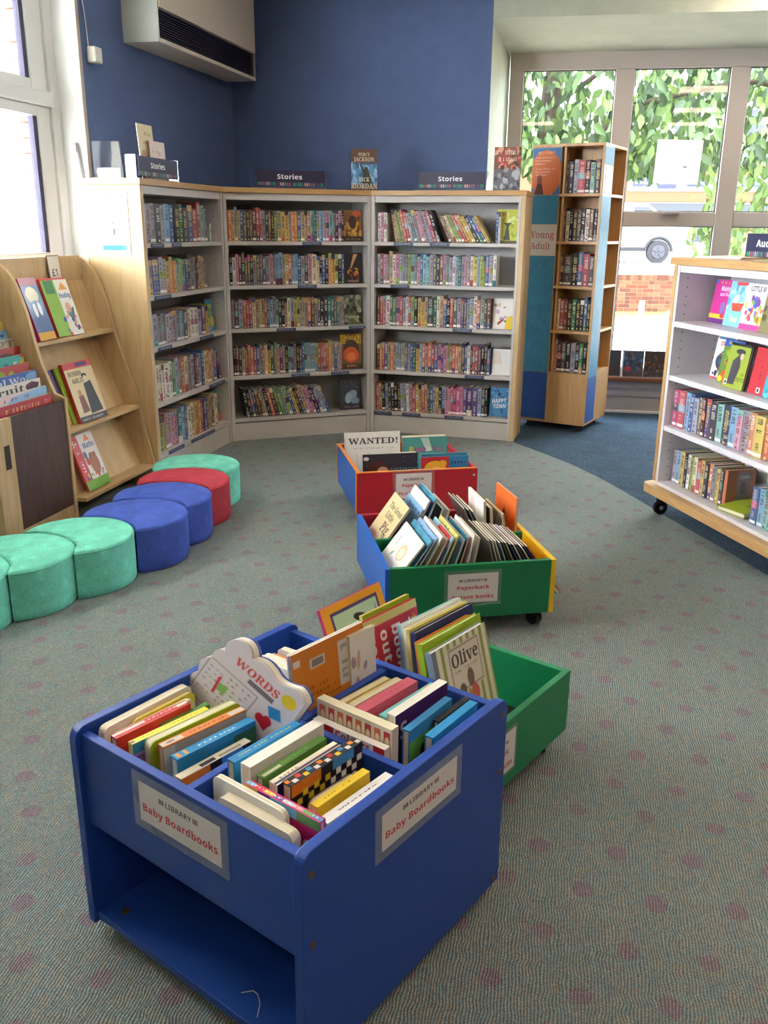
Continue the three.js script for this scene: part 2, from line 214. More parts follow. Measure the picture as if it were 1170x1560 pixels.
Object.assign(COVER, {
  emberBoy: (g) => { fill(g, '#8a5a26'); speck(g, ['#c48a3a', '#d8a24a', '#6a3a1c'], 26, 0, 30, 100, 70, 14); fill(g, '#3a2a20', 0, 100, 100, 20); blob(g, '#3a2018', 50, 46, 20, 26); blob(g, '#c8582c', 74, 14, 24, 12); scrib(g, 10, 106, 80, 8, '#9a8a6a', false); },
  darkFlame: (g) => { fill(g, '#2c2230'); poly(g, '#d8a070', [55, 6], [78, 6], [44, 60], [36, 60]); speck(g, ['#c8702c', '#e0a040', '#7a3420'], 18, 20, 60, 60, 40, 9); scrib(g, 22, 106, 60, 8, '#d8b890', false); },
  mossBeast: (g) => { fill(g, '#5f6a52'); speck(g, ['#8a9470', '#3a4234', '#a8a888', '#2c3028'], 40, 0, 0, 100, 120, 14); scrib(g, 16, 84, 68, 10, '#d8d8c0', false); },
  emberCat: (g) => { fill(g, '#7a5424'); fill(g, '#c8982c', 0, 0, 100, 34); speck(g, ['#e8c84a', '#8a6a1c'], 14, 0, 0, 100, 34, 9); blob(g, '#3a2418', 52, 56, 36, 36); blob(g, '#e0562c', 50, 70, 36, 26); blob(g, '#f0803c', 50, 76, 22, 14); fill(g, '#4a3020', 0, 100, 100, 20); scrib(g, 30, 104, 40, 7, '#e8a050', false); },
  nightHorse: (g) => { fill(g, '#28344a'); speck(g, ['#c8d4e4'], 30, 0, 0, 100, 34, 1.4); blob(g, '#8aa4c0', 56, 62, 26, 18, -0.5); blob(g, '#9ab4cc', 40, 72, 16, 22, 0.3); blob(g, '#7a98b8', 70, 84, 20, 14); fill(g, '#2c2438', 0, 96, 100, 24); scrib(g, 14, 104, 70, 7, '#8a94a8', false); },
  limeWitch: (g) => { fill(g, '#c2c84a'); speck(g, ['#e2e69a', '#a0ac34'], 24, 0, 0, 100, 120, 12); poly(g, '#3a3a28', [46, 62], [56, 62], [66, 108], [36, 108]); blob(g, '#3a3a28', 51, 56, 7, 8); poly(g, '#3a3a28', [32, 48], [70, 48], [51, 62]); text(g, 'S', 46, 24, 22, '#e8a83c', 'serif'); fill(g, '#4a4630', 0, 110, 100, 10); },
  whiteSketch: (g) => { fill(g, '#f0eae2'); speck(g, ['#c8a8c0', '#b0a0a8', '#d8b8a0'], 8, 10, 10, 70, 70, 10); poly(g, '#e8c832', [70, 70], [100, 66], [100, 120], [62, 120]); poly(g, '#b04434', [24, 96], [50, 78], [56, 84], [30, 104]); blob(g, '#4a8a4a', 62, 88, 6, 4); },
  whiteBlank: (g) => { fill(g, '#f2efee'); poly(g, '#e9dcd0', [20, 10], [40, 10], [56, 70], [10, 66]); },
  happyBlue: (g) => { fill(g, '#4a90cc'); speck(g, ['#6ab0e0', '#3a78b4', '#2c5c94'], 30, 0, 0, 100, 120, 9); text(g, 'HAPPY', 50, 54, 24, '#eef4f8', 'sans-serif', 'bold', -0.08); text(g, 'TOWN', 54, 76, 22, '#eef4f8', 'sans-serif', 'bold', -0.05); blob(g, '#20405e', 50, 28, 8, 7); },
  aquaSun: (g) => { fill(g, '#4a98b8'); speck(g, ['#5aaac8', '#3a86a8'], 14, 0, 0, 100, 120, 16); blob(g, '#e6b83a', 60, 84, 28, 20); scrib(g, 20, 22, 60, 9, '#dfeaf0', false); },
  tealBrick: (g) => { fill(g, '#2f8a80'); fill(g, '#d8d0c4', 0, 44, 100, 4); fill(g, '#d86834', 0, 84, 100, 36); speck(g, ['#28746c'], 12, 0, 0, 100, 80, 10); scrib(g, 20, 98, 60, 8, '#f0b890', false); },
  seaHero: (g) => { fill(g, '#5f463c'); fill(g, '#5a8cb8', 0, 44, 100, 58); speck(g, ['#8ab8dc', '#9cc8e8', '#3a6890'], 22, 0, 44, 100, 54, 11); poly(g, '#33332c', [52, 52], [62, 52], [84, 104], [40, 104]); poly(g, '#33332c', [32, 44], [38, 44], [54, 66], [48, 70]); text(g, 'PERCY', 50, 17, 13, '#d8c0a4', 'serif'); text(g, 'JACKSON', 50, 31, 16, '#e0c8a8', 'serif'); text(g, 'RICK', 50, 88, 16, '#d8d4c8', 'serif'); text(g, 'RIORDAN', 50, 106, 20, '#d8d4c8', 'serif'); },
  stormRed: (g) => { fill(g, '#7c5448'); speck(g, ['#d8705a', '#e09a80', '#5a3a34', '#b04a40'], 26, 0, 0, 100, 60, 12); fill(g, '#6c6a70', 0, 62, 100, 58); speck(g, ['#9a9ca4', '#b8bcc4', '#4e4c54'], 26, 0, 58, 100, 60, 11); scrib(g, 10, 10, 80, 12, '#f0d8c4', false); scrib(g, 18, 30, 64, 10, '#f0c8b4', false); },
  leafletFace: (g) => { fill(g, '#e6d4a8'); blob(g, '#c89478', 30, 90, 26, 34); fill(g, '#3a2c30', 0, 70, 16, 50); scrib(g, 46, 18, 44, 7, '#8aa83a', false); scrib(g, 34, 36, 56, 8, '#d0605a', false); },
  leafletPink: (g) => { fill(g, '#e6cfc0'); speck(g, ['#d8b4a4', '#f0e0d4'], 12, 0, 0, 100, 120, 10); scrib(g, 20, 30, 60, 5, '#b08878', false); scrib(g, 20, 60, 50, 5, '#b08878', false); },
  blueShapes: (g) => { fill(g, '#4a6a9c'); fill(g, '#b8405c', 0, 0, 100, 16); blob(g, '#e8dcb0', 48, 34, 34, 16); blob(g, '#3e62a0', 52, 74, 40, 30); blob(g, '#e8ecf0', 38, 62, 10, 13); blob(g, '#e8ecf0', 66, 60, 10, 13); fill(g, '#e2a82c', 0, 104, 100, 16); },
  greenReading: (g) => { fill(g, '#8cbc3a', 0, 0, 50, 120); fill(g, '#f0eee6', 50, 0, 50, 120); fill(g, '#3f8a4a', 10, 6, 34, 26); fill(g, '#c83c3c', 0, 0, 100, 5); poly(g, '#e8a04a', [60, 26], [76, 10], [92, 26]); text(g, 'Reading', 74, 38, 13, '#2c62a8', 'sans-serif', 'bold', 0, 0.85); poly(g, '#4a8a9c', [60, 70], [92, 62], [80, 98]); blob(g, '#e0a890', 72, 64, 10, 12); speck(g, ['#d84c4c', '#4a62b0', '#d8a08a'], 12, 40, 76, 56, 40, 7); },
  historyCoats: (g) => { fill(g, '#dcc496'); fill(g, '#c83a3a', 0, 0, 100, 14); fill(g, '#4a2a6a', 44, 4, 42, 7); text(g, 'BOMBS', 34, 24, 13, '#2c2824', 'serif'); text(g, '&BLITZ', 42, 38, 13, '#2c2824', 'serif'); poly(g, '#23252e', [52, 46], [78, 42], [90, 104], [46, 106]); blob(g, '#23252e', 62, 30, 9, 4); blob(g, '#d8c8b0', 63, 37, 6, 7); poly(g, '#7a4438', [22, 68], [38, 66], [44, 100], [20, 102]); blob(g, '#b88a68', 29, 62, 6, 7); fill(g, '#25252c', 0, 108, 100, 12); scrib(g, 10, 112, 70, 4, '#c8c0b0', false); },
  purpleS: (g) => { fill(g, '#4a2a6c'); text(g, 'S', 16, 22, 26, '#c8bcd8'); blob(g, '#b8acd0', 26, 92, 18, 18); fill(g, '#c8a02c', 0, 108, 100, 12); },
  mathsRed: (g) => { fill(g, '#f2eee8'); fill(g, '#d23c44', 0, 0, 32, 120); text(g, '5+', 16, 18, 18, '#f4e4d8'); scrib(g, 12, 36, 9, 44, '#f0dcd0'); poly(g, '#e8862c', [56, 18], [68, 4], [82, 18]); text(g, 'Maths', 68, 28, 16, '#1e3f8c'); blob(g, '#b47252', 66, 68, 19, 24); blob(g, '#8a5238', 58, 50, 4, 6); blob(g, '#8a5238', 78, 50, 4, 6); blob(g, '#c83c3c', 42, 60, 7, 9); blob(g, '#2c6a8c', 40, 46, 7, 8); fill(g, '#7cb43a', 0, 98, 100, 22); speck(g, ['#e8c83a', '#d84c3c', '#3a5aa8'], 12, 16, 86, 80, 14, 5); },
  tierBlue: (g) => { fill(g, '#3a6cb4'); scrib(g, 20, 12, 60, 12, '#d8e4f0', false); },
  tierGreen: (g) => { fill(g, '#6cb04a'); scrib(g, 10, 12, 70, 12, '#f0f0d8', false); },
  tierYellow: (g) => { fill(g, '#d8cc6a'); text(g, 'lder', 60, 14, 20, '#3a5a3a', 'serif'); },
  tierSky: (g) => { fill(g, '#84b4e0'); text(g, 'forest', 50, 14, 18, '#3a5a9c', 'sans-serif'); blob(g, '#2c4a8c', 90, 12, 3, 3); },
  tierEgypt: (g) => { fill(g, '#b8ac98'); text(g, 'EGYPT', 58, 15, 25, '#7a6c5c', 'serif'); },
  tierRedGold: (g) => { fill(g, '#b03430'); poly(g, '#e0a030', [0, 22], [56, 8], [50, 34], [0, 40]); blob(g, '#5a2420', 74, 20, 12, 8); },
  tierRainbow: (g) => { fill(g, '#2fa49c'); speck(g, ['#e06a9c', '#d8d04a', '#4a6ac0', '#e08a3c'], 12, 0, 14, 84, 12, 4); poly(g, '#d83c3c', [86, 0], [100, 0], [100, 10]); poly(g, '#e8b83a', [82, 30], [100, 4], [100, 14], [90, 34]); text(g, 's', 84, 18, 18, '#f0ead0'); },
  tierLime: (g) => { fill(g, '#b23a34'); speck(g, ['#b8c832', '#c8d44a', '#a0b02c'], 22, 0, 16, 80, 16, 8); },
  tierWorld: (g) => { fill(g, '#3a5cb0'); text(g, 'Natural World', 44, 15, 19, '#d8d8d8', 'serif', 'bold', 0, 0.85); blob(g, '#7aa8dc', 92, 12, 12, 8); },
  tierFruit: (g) => { fill(g, '#e6ded8'); text(g, 'Fruit', 42, 16, 22, '#3a2c30', 'serif'); blob(g, '#4a1c30', 84, 14, 11, 8); speck(g, ['#6a2a44'], 10, 74, 6, 20, 14, 3); },
  tierPink: (g) => { fill(g, '#e4c8cc'); poly(g, '#90c0e8', [40, 8], [100, 0], [100, 18], [30, 22]); scrib(g, 8, 10, 60, 6, '#a86a80', false); },
  tierScript: (g) => { fill(g, '#b02434'); scrib(g, 6, 10, 88, 9, '#d8a04a', false); scrib(g, 40, 24, 50, 5, '#d8746a', false); },
  wanted: (g) => { fill(g, '#f0ece6'); text(g, 'WANTED!', 50, 22, 19, '#33302e', 'serif', 'bold', 0, 0.95); scrib(g, 14, 38, 72, 3, '#c8c0b8', false); poly(g, '#3a3434', [34, 70], [40, 50], [47, 70]); poly(g, '#3a3434', [60, 70], [68, 50], [72, 70]); blob(g, '#c88a5a', 54, 84, 24, 18); },
  nightGirl: (g) => { fill(g, '#2c3440'); speck(g, ['#e0e4ea'], 22, 0, 0, 100, 60, 1); blob(g, '#4a2c28', 28, 46, 22, 24); blob(g, '#e0b8a0', 36, 46, 10, 13); blob(g, '#5a2c28', 26, 26, 12, 6); blob(g, '#6a9a6a', 52, 52, 6, 4); blob(g, '#e8e8e8', 7, 12, 5, 5); text(g, 'ANTHONY', 76, 42, 11, '#5a9ca8', 'serif'); text(g, 'DREAM', 72, 66, 18, '#d8d8d0', 'serif'); },
  tealLetters: (g) => { fill(g, '#4f9c98'); poly(g, '#b8d4c4', [40, 4], [58, 4], [66, 40], [52, 40]); ['#d8c84a', '#d83c7c', '#c04a94', '#e0e0d0', '#d04a8c', '#d84a7c'].forEach((c, i) => text(g, 'Rumble'[i], 20 + i * 12, 34, 20, c)); },
  lionRed: (g) => { fill(g, '#3a84b8'); fill(g, '#c8343a', 0, 0, 58, 120); blob(g, '#e8b83a', 30, 34, 22, 22); blob(g, '#e8b83a', 46, 20, 8, 9); blob(g, '#f0d48a', 32, 40, 12, 12); scrib(g, 64, 16, 28, 5, '#1c2c44', false); poly(g, '#e8d03a', [66, 50], [74, 34], [80, 50]); poly(g, '#e8d03a', [82, 46], [90, 30], [96, 46]); },
  tealTiger: (g) => { fill(g, '#3a8090'); blob(g, '#d8703c', 54, 30, 30, 18); scrib(g, 40, 22, 30, 6, '#6a2c1c', false); },
  pigTan: (g) => { fill(g, '#e6cfa0'); blob(g, '#e8a890', 34, 100, 34, 22); blob(g, '#f2dcc8', 20, 104, 16, 12); text(g, 'The Great', 56, 22, 15, '#3a2c24', 'serif'); text(g, 'Little', 50, 40, 16, '#3a2c24', 'serif'); text(g, 'Pig', 62, 62, 26, '#3a2c24', 'serif'); scrib(g, 60, 90, 26, 5, '#5a4434', false); },
  birdSketch: (g) => { fill(g, '#f2ece4'); blob(g, '#d8c4a0', 58, 52, 15, 20); blob(g, '#eadfcc', 58, 54, 10, 13); blob(g, '#c89040', 36, 102, 14, 8); scrib(g, 20, 30, 5, 20, '#a0b0b8'); blob(g, '#8ab0b8', 30, 70, 3, 8, 0.5); },
  orangePlain: (g) => { fill(g, '#e8712f'); blob(g, '#4a3060', 44, 40, 6, 7); blob(g, '#c8482c', 46, 32, 4, 4); scrib(g, 30, 60, 34, 3, '#b8541c', false); scrib(g, 30, 70, 28, 3, '#b8541c', false); },
  greenHill: (g) => { fill(g, '#e8eaf0'); blob(g, '#9cb83a', 46, 86, 52, 34, -0.4); speck(g, ['#8a90c0', '#e8f0f4'], 8, 30, 10, 60, 30, 8); },
  outOfControl: (g) => { fill(g, '#c8323c'); fill(g, '#d8c878', 0, 0, 100, 10); [['This', 76, 37], ['book', 56, 40], ['out of', 35, 46], ['con', 14, 34]].forEach(([s, x, y]) => text(g, s, x, y, 21, '#f2ece6', 'sans-serif', 'bold', Math.PI / 2, 1.0)); text(g, '*', 90, 22, 20, '#d8a83a'); },
  yellowFrame: (g) => { fill(g, '#eba52c'); fill(g, '#4a3c7c', 13, 9, 76, 62); fill(g, '#b4d4c0', 16, 12, 70, 56); poly(g, '#d8a07c', [20, 64], [40, 34], [60, 28], [66, 68]); blob(g, '#28242c', 56, 24, 11, 4, 0.3); blob(g, '#f0e0d0', 64, 40, 8, 10); blob(g, '#b4542c', 50, 46, 9, 8); poly(g, '#8a8898', [72, 52], [82, 16], [86, 60]); poly(g, '#c8b46a', [66, 66], [78, 36], [86, 66]); },
  navyLetter: (g) => { fill(g, '#333a72'); text(g, 'A', 40, 20, 26, '#d88098'); blob(g, '#c8a83c', 70, 20, 8, 10); },
  limeFolk: (g) => { fill(g, '#a2c02c'); speck(g, ['#b8d04a', '#8aa820'], 12, 0, 0, 100, 120, 10); },
  oliveStripe: (g) => { fill(g, '#eae6d2'); for (let i = 0; i < 9; i++) fill(g, '#a4ac5c', 4 + i * 11.5, 0, 5, 120); fill(g, '#7f8a9a', 0, 0, 8, 120); fill(g, '#e6dccc', 26, 7, 56, 44); g.strokeStyle = '#a89c8c'; g.lineWidth = 1.6; g.strokeRect(28, 9, 52, 40); text(g, 'Olive', 54, 20, 18, '#4a443c', 'serif'); scrib(g, 34, 30, 40, 1.5, '#9a9084', false); blob(g, '#8a7060', 58, 42, 6, 9); blob(g, '#7a6458', 42, 50, 6, 7); blob(g, '#d86a5a', 62, 58, 7, 9); blob(g, '#a8788c', 45, 65, 8, 12); blob(g, '#8a9a6a', 62, 72, 8, 8); fill(g, '#9aa08c', 0, 112, 100, 8); },
  orangeBack: (g) => { fill(g, '#dd8426'); fill(g, '#ddd8d4', 24, 12, 20, 9); for (let i = 0; i < 12; i++) fill(g, '#4a4646', 27 + i * 1.25, 13.5, 0.7, 6); fill(g, '#ddd8d0', 62, 8, 16, 40); scrib(g, 66, 12, 8, 32, '#a8a4a0'); for (let i = 0; i < 8; i++) scrib(g, 10, 36 + i * 6, 44 + (i % 3) * 4, 2, '#a05a18', false); fill(g, '#e8e0d8', 3, 8, 9, 6); speck(g, ['#4a2c18'], 26, 46, 96, 36, 16, 2); },
  wordsCloud: (g) => { fill(g, '#e4dee4'); g.save(); g.translate(61, 29); g.rotate(0.46); text(g, 'WORDS', 0, 0, 10, '#d83a34', 'serif', 'bold', 0, 0.95); fill(g, '#bab6be', -4, 5, 22, 5); for (let i = 0; i < 13; i++) fill(g, '#3a363c', -3 + i * 1.6, 5.4, 0.9, 4); g.strokeStyle = '#8a8694'; g.lineWidth = 0.7; g.strokeRect(-34, 14, 42, 44); for (let i = 0; i < 8; i++) scrib(g, -14, 18 + i * 4.6, 18, 1.4, '#9a94a0', false); for (let i = 0; i < 6; i++) scrib(g, -31, 20 + i * 5, 13, 1.2, '#a8a2ae', false); fill(g, '#8cc46a', -18, 28, 7, 8); g.restore(); poly(g, '#d8344c', [31, 42], [34, 40], [27, 58], [25, 58]); blob(g, '#f0d232', 85, 38, 5.5, 6); poly(g, '#2f8ccc', [70, 48], [79, 48], [80, 58], [71, 58]); blob(g, '#c82434', 64, 62, 3.4, 4.4); blob(g, '#c82434', 69.5, 62, 3.4, 4.4); poly(g, '#c82434', [60.6, 63], [73, 63], [67, 72]); },
  checker: (g) => { fill(g, '#25222a'); fill(g, '#e8852c', 0, 0, 40, 14); fill(g, '#4a90cc', 56, 0, 30, 12); for (let i = 0; i < 12; i++) for (let j = 0; j < 2; j++) if ((i + j) % 2) fill(g, i < 6 ? '#e8c83a' : '#eeeae4', 8 + i * 7.5, 12 + j * 7, 7, 7); fill(g, '#ecd02c', 26, 76, 34, 44); blob(g, '#eeeae6', 86, 34, 6, 6); blob(g, '#c8343c', 86, 34, 3.4, 3.4); text(g, 'Th', 84, 70, 22, '#eeeae6', 'sans-serif', 'bold', Math.PI / 2); },
  numPink: (g) => { fill(g, '#d22678'); fill(g, '#e8c83a', 0, 0, 20, 12); fill(g, '#6a3a9c', 20, 0, 16, 12); fill(g, '#7cc0e0', 36, 0, 34, 12); fill(g, '#7cb86a', 70, 0, 30, 12); text(g, 'NUM', 66, 66, 26, '#eec8dc', 'sans-serif', 'bold', -0.2); blob(g, '#eeeae6', 84, 34, 7, 7); blob(g, '#c8343c', 84, 34, 4, 4); },
  strips: (g) => { fill(g, '#ece2c4'); for (let i = 0; i < 8; i++) { fill(g, i % 2 ? '#cf3c34' : '#e0714a', 5 + i * 12, 6, 8, 30); blob(g, '#e8d8b0', 9 + i * 12, 18, 3, 7); } fill(g, '#f0e8d0', 0, 70, 100, 50); },
  coloursWhite: (g) => { fill(g, '#e6e6ee'); fill(g, '#d8343a', 0, 0, 30, 14); fill(g, '#d8343a', 84, 0, 16, 14); text(g, 'Colours', 56, 8, 13, '#c83040'); scrib(g, 16, 34, 60, 3, '#a8a8b8', false); fill(g, '#c8c4cc', 66, 64, 22, 14); },
  meadowKids: (g) => { fill(g, '#6ab04a'); fill(g, '#3a90cc', 0, 0, 100, 16); speck(g, ['#c8343c', '#e8c83a', '#3a2c28', '#7a2c6a'], 18, 30, 22, 70, 90, 9); },
  blackFish: (g) => { fill(g, '#20202a'); blob(g, '#d8c832', 44, 46, 24, 34, 0.4); blob(g, '#3a90b0', 44, 46, 12, 20, 0.4); text(g, '2', 80, 26, 18, '#e0dcc8'); },
  mouseMagenta: (g) => { fill(g, '#c22a86'); fill(g, '#3a6ac0', 4, 3, 14, 9); ['#e8a03c', '#c8a84a', '#d88a4a'].forEach((c, i) => poly(g, c, [28 + i * 18, 12], [34 + i * 18, 4], [40 + i * 18, 12])); text(g, 'Maisy', 62, 24, 19, '#f0e4ec'); text(g, 'and Po', 58, 40, 14, '#f0d4e4'); blob(g, '#8a6ab0', 64, 76, 14, 16); fill(g, '#ecc232', 0, 94, 100, 12); blob(g, '#c8343c', 70, 98, 12, 6); fill(g, '#6a2a7c', 0, 106, 100, 14); },
  boatBlue: (g) => { fill(g, '#86c4e4'); fill(g, '#d84c4c', 30, 2, 60, 9); speck(g, ['#b8dcf0', '#5aa0d0', '#e4f0f8'], 20, 0, 14, 100, 60, 10); poly(g, '#d8543c', [24, 58], [84, 56], [74, 78], [34, 78]); blob(g, '#ecece8', 44, 46, 10, 12); text(g, 'Sea', 50, 100, 22, '#e4e08a'); },
  littleWhite: (g) => { fill(g, '#efe6ea'); text(g, 'LITTLE M', 54, 14, 18, '#2c2830', 'sans-serif', 'bold', 0, 0.9); speck(g, ['#d8543c', '#e8b83a', '#4a6ac0', '#8cb03a', '#c8507c', '#7a4a9c', '#e08a3c'], 26, 8, 40, 84, 56, 11); fill(g, '#d84a94', 0, 104, 100, 16); },
  olivePale: (g) => { fill(g, '#8a8058'); speck(g, ['#c8b87a', '#5a5434'], 14, 0, 0, 100, 120, 12); },
  snowFlight: (g) => { fill(g, '#dce4ee'); fill(g, '#6a90c0', 10, 2, 80, 7); text(g, 'DRAGO', 54, 20, 19, '#cf3434', 'sans-serif', 'bold', 0, 0.95); blob(g, '#3a4458', 44, 72, 30, 22, 0.3); speck(g, ['#2c3444', '#4e5a70', '#7a5240', '#b8c4d8'], 18, 10, 36, 80, 70, 9); fill(g, '#c8505c', 0, 113, 100, 7); },
  jungleBlocks: (g) => { fill(g, '#6a8a3c'); fill(g, '#3a62b0', 0, 0, 100, 20); scrib(g, 20, 6, 50, 8, '#e8d03a', false); speck(g, ['#8ab03a', '#4a5a24', '#d85a2c', '#c8a03a'], 22, 0, 24, 100, 60, 10); blob(g, '#d8542c', 40, 98, 26, 16); blob(g, '#ecd03a', 14, 108, 12, 8); },
  greyCoat: (g) => { fill(g, '#9cac3c'); fill(g, '#2a2a2e', 0, 0, 100, 8); poly(g, '#4a4650', [20, 108], [26, 48], [56, 26], [66, 60], [52, 108]); blob(g, '#3c3840', 54, 22, 22, 7); blob(g, '#d8b8a4', 64, 34, 8, 9); text(g, 'of', 84, 78, 13, '#5a6a1c', 'serif'); text(g, 'MINE', 80, 92, 15, '#5a6a1c', 'serif'); fill(g, '#ecece8', 6, 98, 14, 14); fill(g, '#3a3a3e', 9, 101, 8, 8); },
  redCase: (g) => { fill(g, '#c8323e'); scrib(g, 40, 40, 8, 40, '#8c1c28'); fill(g, '#ecece8', 40, 100, 18, 14); fill(g, '#3a3a3e', 44, 103, 9, 8); },
  reefTeal: (g) => { fill(g, '#3fa0b4'); speck(g, ['#6ac0cc', '#2a7c9c', '#5ab48a', '#2c4a6c'], 26, 0, 0, 100, 120, 12); },
  darkOne: (g) => { fill(g, '#28303c'); poly(g, '#b47a50', [4, 12], [30, 6], [38, 60], [14, 80]); blob(g, '#3a2420', 60, 90, 26, 20); },
  darkTwo: (g) => { fill(g, '#2c4460'); speck(g, ['#4a6a8c', '#1c2430', '#6a4a3a'], 20, 0, 0, 100, 90, 12); blob(g, '#b83c4a', 30, 84, 16, 13); fill(g, '#4a3a34', 0, 100, 100, 20); },
  darkThree: (g) => { fill(g, '#33241f'); speck(g, ['#5a4636', '#6c3428', '#1c1614', '#7a6450'], 24, 0, 0, 100, 120, 10); },
  darkTeal: (g) => { fill(g, '#22444e'); },
  brownFolder: (g) => { fill(g, '#9a5838'); fill(g, '#6a5a58', 36, 10, 46, 96); fill(g, '#9a9698', 46, 20, 30, 10); blob(g, '#4a3a34', 58, 60, 12, 20); },
  limeSmile: (g) => { fill(g, '#a8b832'); scrib(g, 40, 30, 24, 6, '#2c3014', false); text(g, 'S', 60, 56, 30, '#2c3014', 'serif'); },
  greyFox: (g) => { fill(g, '#b4aca4'); poly(g, '#4a4444', [66, 40], [76, 22], [82, 44]); fill(g, '#d8803c', 0, 0, 100, 3); fill(g, '#cfc8be', 0, 3, 14, 117); },
  blueDuo: (g) => { fill(g, '#2a84b8'); fill(g, '#3a6a4a', 70, 8, 30, 60); fill(g, '#2b78a8', 0, 60, 100, 60); },
  zooWhite: (g) => { fill(g, '#ece6d8'); speck(g, ['#c8343c', '#8a6a4a', '#3a6a9c'], 8, 10, 20, 80, 80, 8); scrib(g, 20, 8, 50, 7, '#a84a3a', false); },
});
Object.assign(COVER, {
  spine_redLabel: (g) => { fill(g, '#cf3a3a'); fill(g, '#ecdcd8', 0, 0, 42, 60); scrib(g, 46, 20, 34, 30, '#f0c8b4', false); fill(g, '#e8e0c8', 84, 10, 14, 70); },
  spine_yellowText: (g) => { fill(g, '#f2e24a'); fill(g, '#8a5a8c', 0, 0, 6, 120); scrib(g, 16, 40, 70, 36, '#b8a020', false); },
  spine_foxOrange: (g) => { fill(g, '#d2cbbd'); fill(g, '#e0853e', 26, 0, 54, 120); scrib(g, 34, 36, 40, 44, '#a8541c', false); blob(g, '#8a7a6c', 12, 60, 5, 26); },
  spine_blueStripe: (g) => { fill(g, '#2f93cf'); fill(g, '#d89a5c', 4, 0, 5, 120); fill(g, '#d89a5c', 13, 0, 4, 120); scrib(g, 30, 40, 46, 36, '#d8e4ec', false); },
  spine_barcode: (g) => { fill(g, '#e6dcc0'); fill(g, '#26242a', 30, 30, 20, 90); for (let i = 0; i < 12; i++) fill(g, '#4a4646', 56 + i * 2.6, 50, 1.4, 60); },
  spine_greenLabel: (g) => { fill(g, '#5a8a3a'); scrib(g, 34, 40, 40, 36, '#88ac64', false); fill(g, '#d8d4c0', 4, 50, 26, 70); },
  spine_purpleCream: (g) => { fill(g, '#e8dcc0'); fill(g, '#54426a', 0, 66, 100, 54); scrib(g, 12, 20, 30, 34, '#8a7a5c', false); },
  spine_checkBand: (g) => { fill(g, '#25222a'); for (let i = 0; i < 14; i++) fill(g, ['#e8852c', '#e8e0d8', '#d83c34', '#e8c83a', '#4a90cc', '#e8e0d8'][i % 6], i * 7.2, (i % 2) * 50, 6, 66); },
  spine_rainbow: (g) => { ['#7cc0e0', '#d83c34', '#e8c83a', '#8a5aa0', '#c8dce8', '#e8a0b0', '#7cb86a', '#5a90c0'].forEach((c, i) => fill(g, c, i * 12.5, 0, 12.5, 120)); scrib(g, 8, 30, 84, 50, '#f0ece4', false); },
  spine_pinkText: (g) => { fill(g, '#d8627a'); scrib(g, 56, 50, 24, 24, '#b84460', false); },
  spine_aquaText: (g) => { fill(g, '#7ac8cc'); fill(g, '#e8b048', 78, 0, 14, 120); scrib(g, 20, 40, 44, 36, '#4a9aa4', false); },
});
// ---- box-book spines with real lettering share the cover cells of their own
const SP = { farm: ['#2a86c4', 'ON THE FARM', '#f0e24a'], wordsSpine: ['#efeae4', 'Words', '#5a4a44'], zoo: ['#ece4d0', '', '#a83a2c'], starYellow: ['#ecc72e', '', '#6a4a10'] };
for (const [n, [c, s, i]] of Object.entries(SP)) COVER['spine_' + n] = (g) => { fill(g, c); if (s) text(g, s, 50, 60, 34, i, 'sans-serif', 'bold', 0, s.length > 6 ? 0.34 : 0.55); else scrib(g, 20, 46, 50, 26, i, false); };
['#f3efe6', '#efe5c8', '#e9dfc3', '#b9c169', '#b5aea6', '#2f93cf', '#cf3a3a', '#f2e24a', '#5a8a3a', '#7a5aa0', '#d6cfc4', '#1f1d22', '#e8852c', '#d8627a', '#7ac8cc', '#43307c', '#3a90cc', '#8a7a66', '#333a72', '#e0813a', '#a2c02c', '#8fa0b4', '#eba52c', '#c8323c', '#d8c878', '#e8712f', '#d22678', '#25222a', '#ecc72e', '#86b8dc', '#e9a3b0', '#f0d890', '#c9785c', '#8c8684', '#c2383a', '#c22a86', '#9cac3c', '#2a2a2e', '#3fa0b4', '#c9d2b8', '#5a463c', '#86c4e4', '#efe6ea'].forEach((c) => { if (!swatch.includes(c)) swatch.push(c); });
